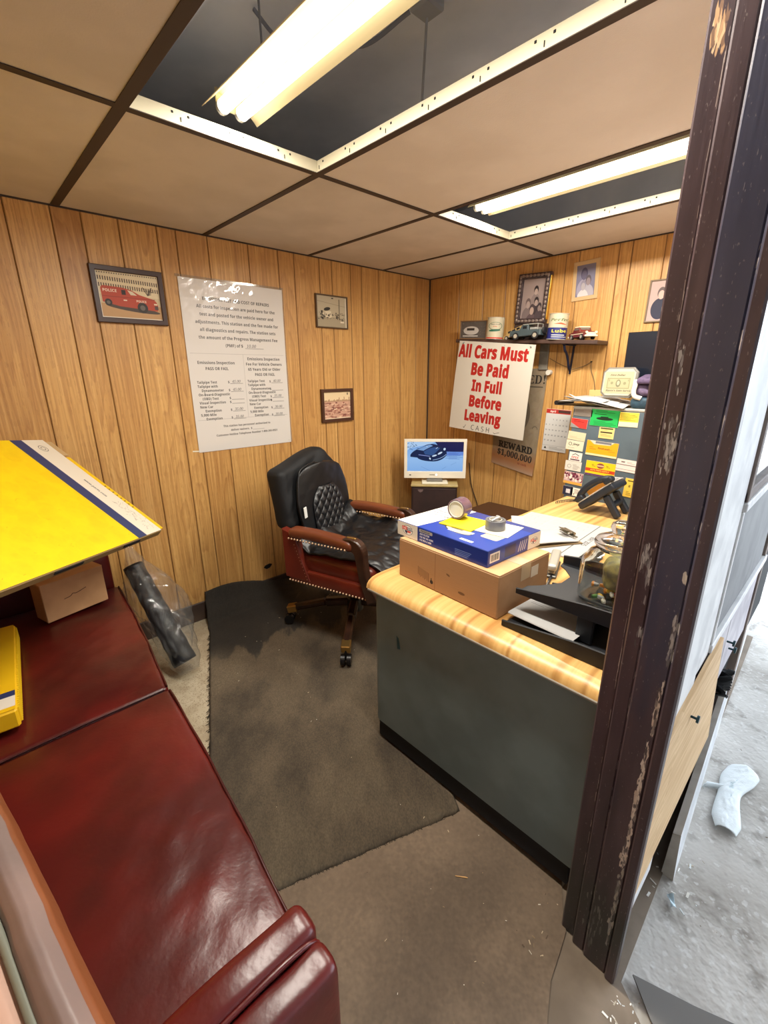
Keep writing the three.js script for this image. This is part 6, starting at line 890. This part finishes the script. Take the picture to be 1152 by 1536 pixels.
// ---------- on the ground outside, and litter ----------
{
  const t = thing('work_glove', 'limp white work glove lying on the rough concrete outside', 'glove', [-1.150, -0.001, 2.412], 0.04);
  const prof = (u) => u < 0.12 ? lerp(0.024, 0.036, u / 0.12) : u < 0.5 ? lerp(0.036, 0.028, smooth(0.12, 0.5, u)) : lerp(0.028, 0.043, smooth(0.5, 0.8, u)) * (u > 0.9 ? Math.sqrt(Math.max(0.05, 1 - ((u - 0.9) / 0.1) ** 2 * 0.9)) : 1);
  obj('cloth', metric(sheet(70, 26, (u, v) => { const s = v * 2 - 1, x = -0.165 + 0.33 * u, w = prof(u); return [x, 0.005 + 0.014 * Math.sqrt(Math.max(0, 1 - s * s)) + 0.006 * (fbm(u * 16, v * 7, 3) - 0.5) * (1 - s * s), s * w - 0.014 * Math.sin(u * 2.6) + 0.02 * smooth(0.5, 1, u)]; }, 0.003)), std({ color: C('#e3e8e8'), roughness: 0.85, side: THREE.DoubleSide, bumpMap: grain, bumpScale: 0.001 }), t);
  const rib = []; for (let i = 0; i < 24; i++) { const u = 0.42 + i * 0.016, x = -0.165 + 0.33 * u, w = prof(u) * 0.8; rib.push(tube([[x, 0.013, -w - 0.014 * Math.sin(u * 2.6) + 0.02 * smooth(0.5, 1, u)], [x + 0.004, 0.0205, -0.014 * Math.sin(u * 2.6) + 0.02 * smooth(0.5, 1, u)], [x, 0.013, w - 0.014 * Math.sin(u * 2.6) + 0.02 * smooth(0.5, 1, u)]], 0.0016, 8, 5)); }
  const r = obj('knit_rib', rib, plain('#cfe0e4', 0.8), t); r.userData = { kind: 'stuff' };
  obj('thumb', metric(sheet(16, 12, (u, v) => { const s = v * 2 - 1; return [0.02 - 0.03 * u + 0.0, 0.004 + 0.012 * Math.sqrt(Math.max(0, 1 - s * s)), -0.028 - 0.05 * u + s * 0.013 * (1 - 0.5 * u * u)].map((q, i) => i === 0 ? q + s * 0.012 : q); }, 0.003)), std({ color: C('#dde3e4'), roughness: 0.85, side: THREE.DoubleSide }), t);
}
{
  const bits = (n, gen, cols, nm, label) => { const byCol = cols.map(() => []); for (let i = 0; i < n; i++) { const [x, y, z, s] = gen(), a = rr(0, 3.14); byCol[i % cols.length].push(box(s * rr(0.8, 3.5), s * 0.4, s * rr(0.4, 1), 0, 0, 0, 0).rotateY(a).translate(x, y + s * 0.2, z)); } const t = new THREE.Group(); t.name = numbered(nm); t.userData = { label, category: 'debris', kind: 'stuff' }; scene.add(t); byCol.forEach((l, i) => { if (l.length) obj('chip', l, plain(cols[i], 0.8), t).userData = { kind: 'stuff' }; }); };
  bits(34, () => { const k = rnd(); return k < 0.5 ? [rr(-2.4, -1.85), 0.0065, rr(1.72, 2.15), rr(0.001, 0.0025)] : [rr(-2.05, -1.885), 0.0065, rr(2.05, 2.19), rr(0.0015, 0.004)]; }, ['#c9b596', '#8a7355', '#d8d0c0', '#5a4835'], 'floor_litter', 'crumbs and splinters scattered on the brown mat');
  bits(40, () => { const u = rnd(), v = rnd(), x = lerp(lerp(rugA[0], rugB[0], u * 0.6), lerp(rugD[0], rugC[0], u), v), z = lerp(0.3, lerp(rugD[1], rugC[1], u), v); return [x, 0.020, z, rr(0.001, 0.0028)]; }, ['#cfc6b2', '#b8a888', '#e3ddd0', '#4b3d2e'], 'rug_litter', 'pale crumbs scattered over the dark carpet');
  bits(90, () => { const k = rnd(); return k < 0.45 ? [-1.99 + rr(-0.05, 0.06), 0.0, 2.345 + rr(-0.02, 0.10), rr(0.0015, 0.005)] : k < 0.7 ? [rr(-1.75, -1.5), 0.0, rr(2.28, 2.40), rr(0.002, 0.006)] : [rr(-1.9, -0.6), 0.0, rr(2.38, 2.8), rr(0.0015, 0.004)]; }, ['#d9d3c8', '#b8ac98', '#8b7d68', '#f0ece4', '#cfd2d0'], 'concrete_litter', 'paint flakes and crumbs on the concrete by the jamb');
  const s = thing('wood_splinter', 'long pale wood splinter lying on the brown mat', 'splinter', [-2.02, 0.0072, 1.93], -0.9); obj('sliver', prism([[-0.018, -0.001], [0.016, -0.0018], [0.018, 0], [0.012, 0.0018], [-0.018, 0.001]], 0.002).rotateX(-Math.PI / 2), plain('#c99a62', 0.7), s);
  const p = thing('paper_scrap', 'bluish white paper scrap beside the end of the kerb strip', 'scrap', [-1.655, 0.002, 2.362], 0.5); obj('scrap', metric(sheet(8, 6, (u, v) => [-0.018 + 0.036 * u, 0.004 + 0.006 * Math.sin(u * 5 + v * 3), -0.007 + 0.014 * v], 0.0012)), plain('#c4d6de', 0.7), p);
}
scene.traverse((o) => { if (o.isMesh) { o.castShadow = true; o.receiveShadow = true; } });
renderer.render(scene, camera);
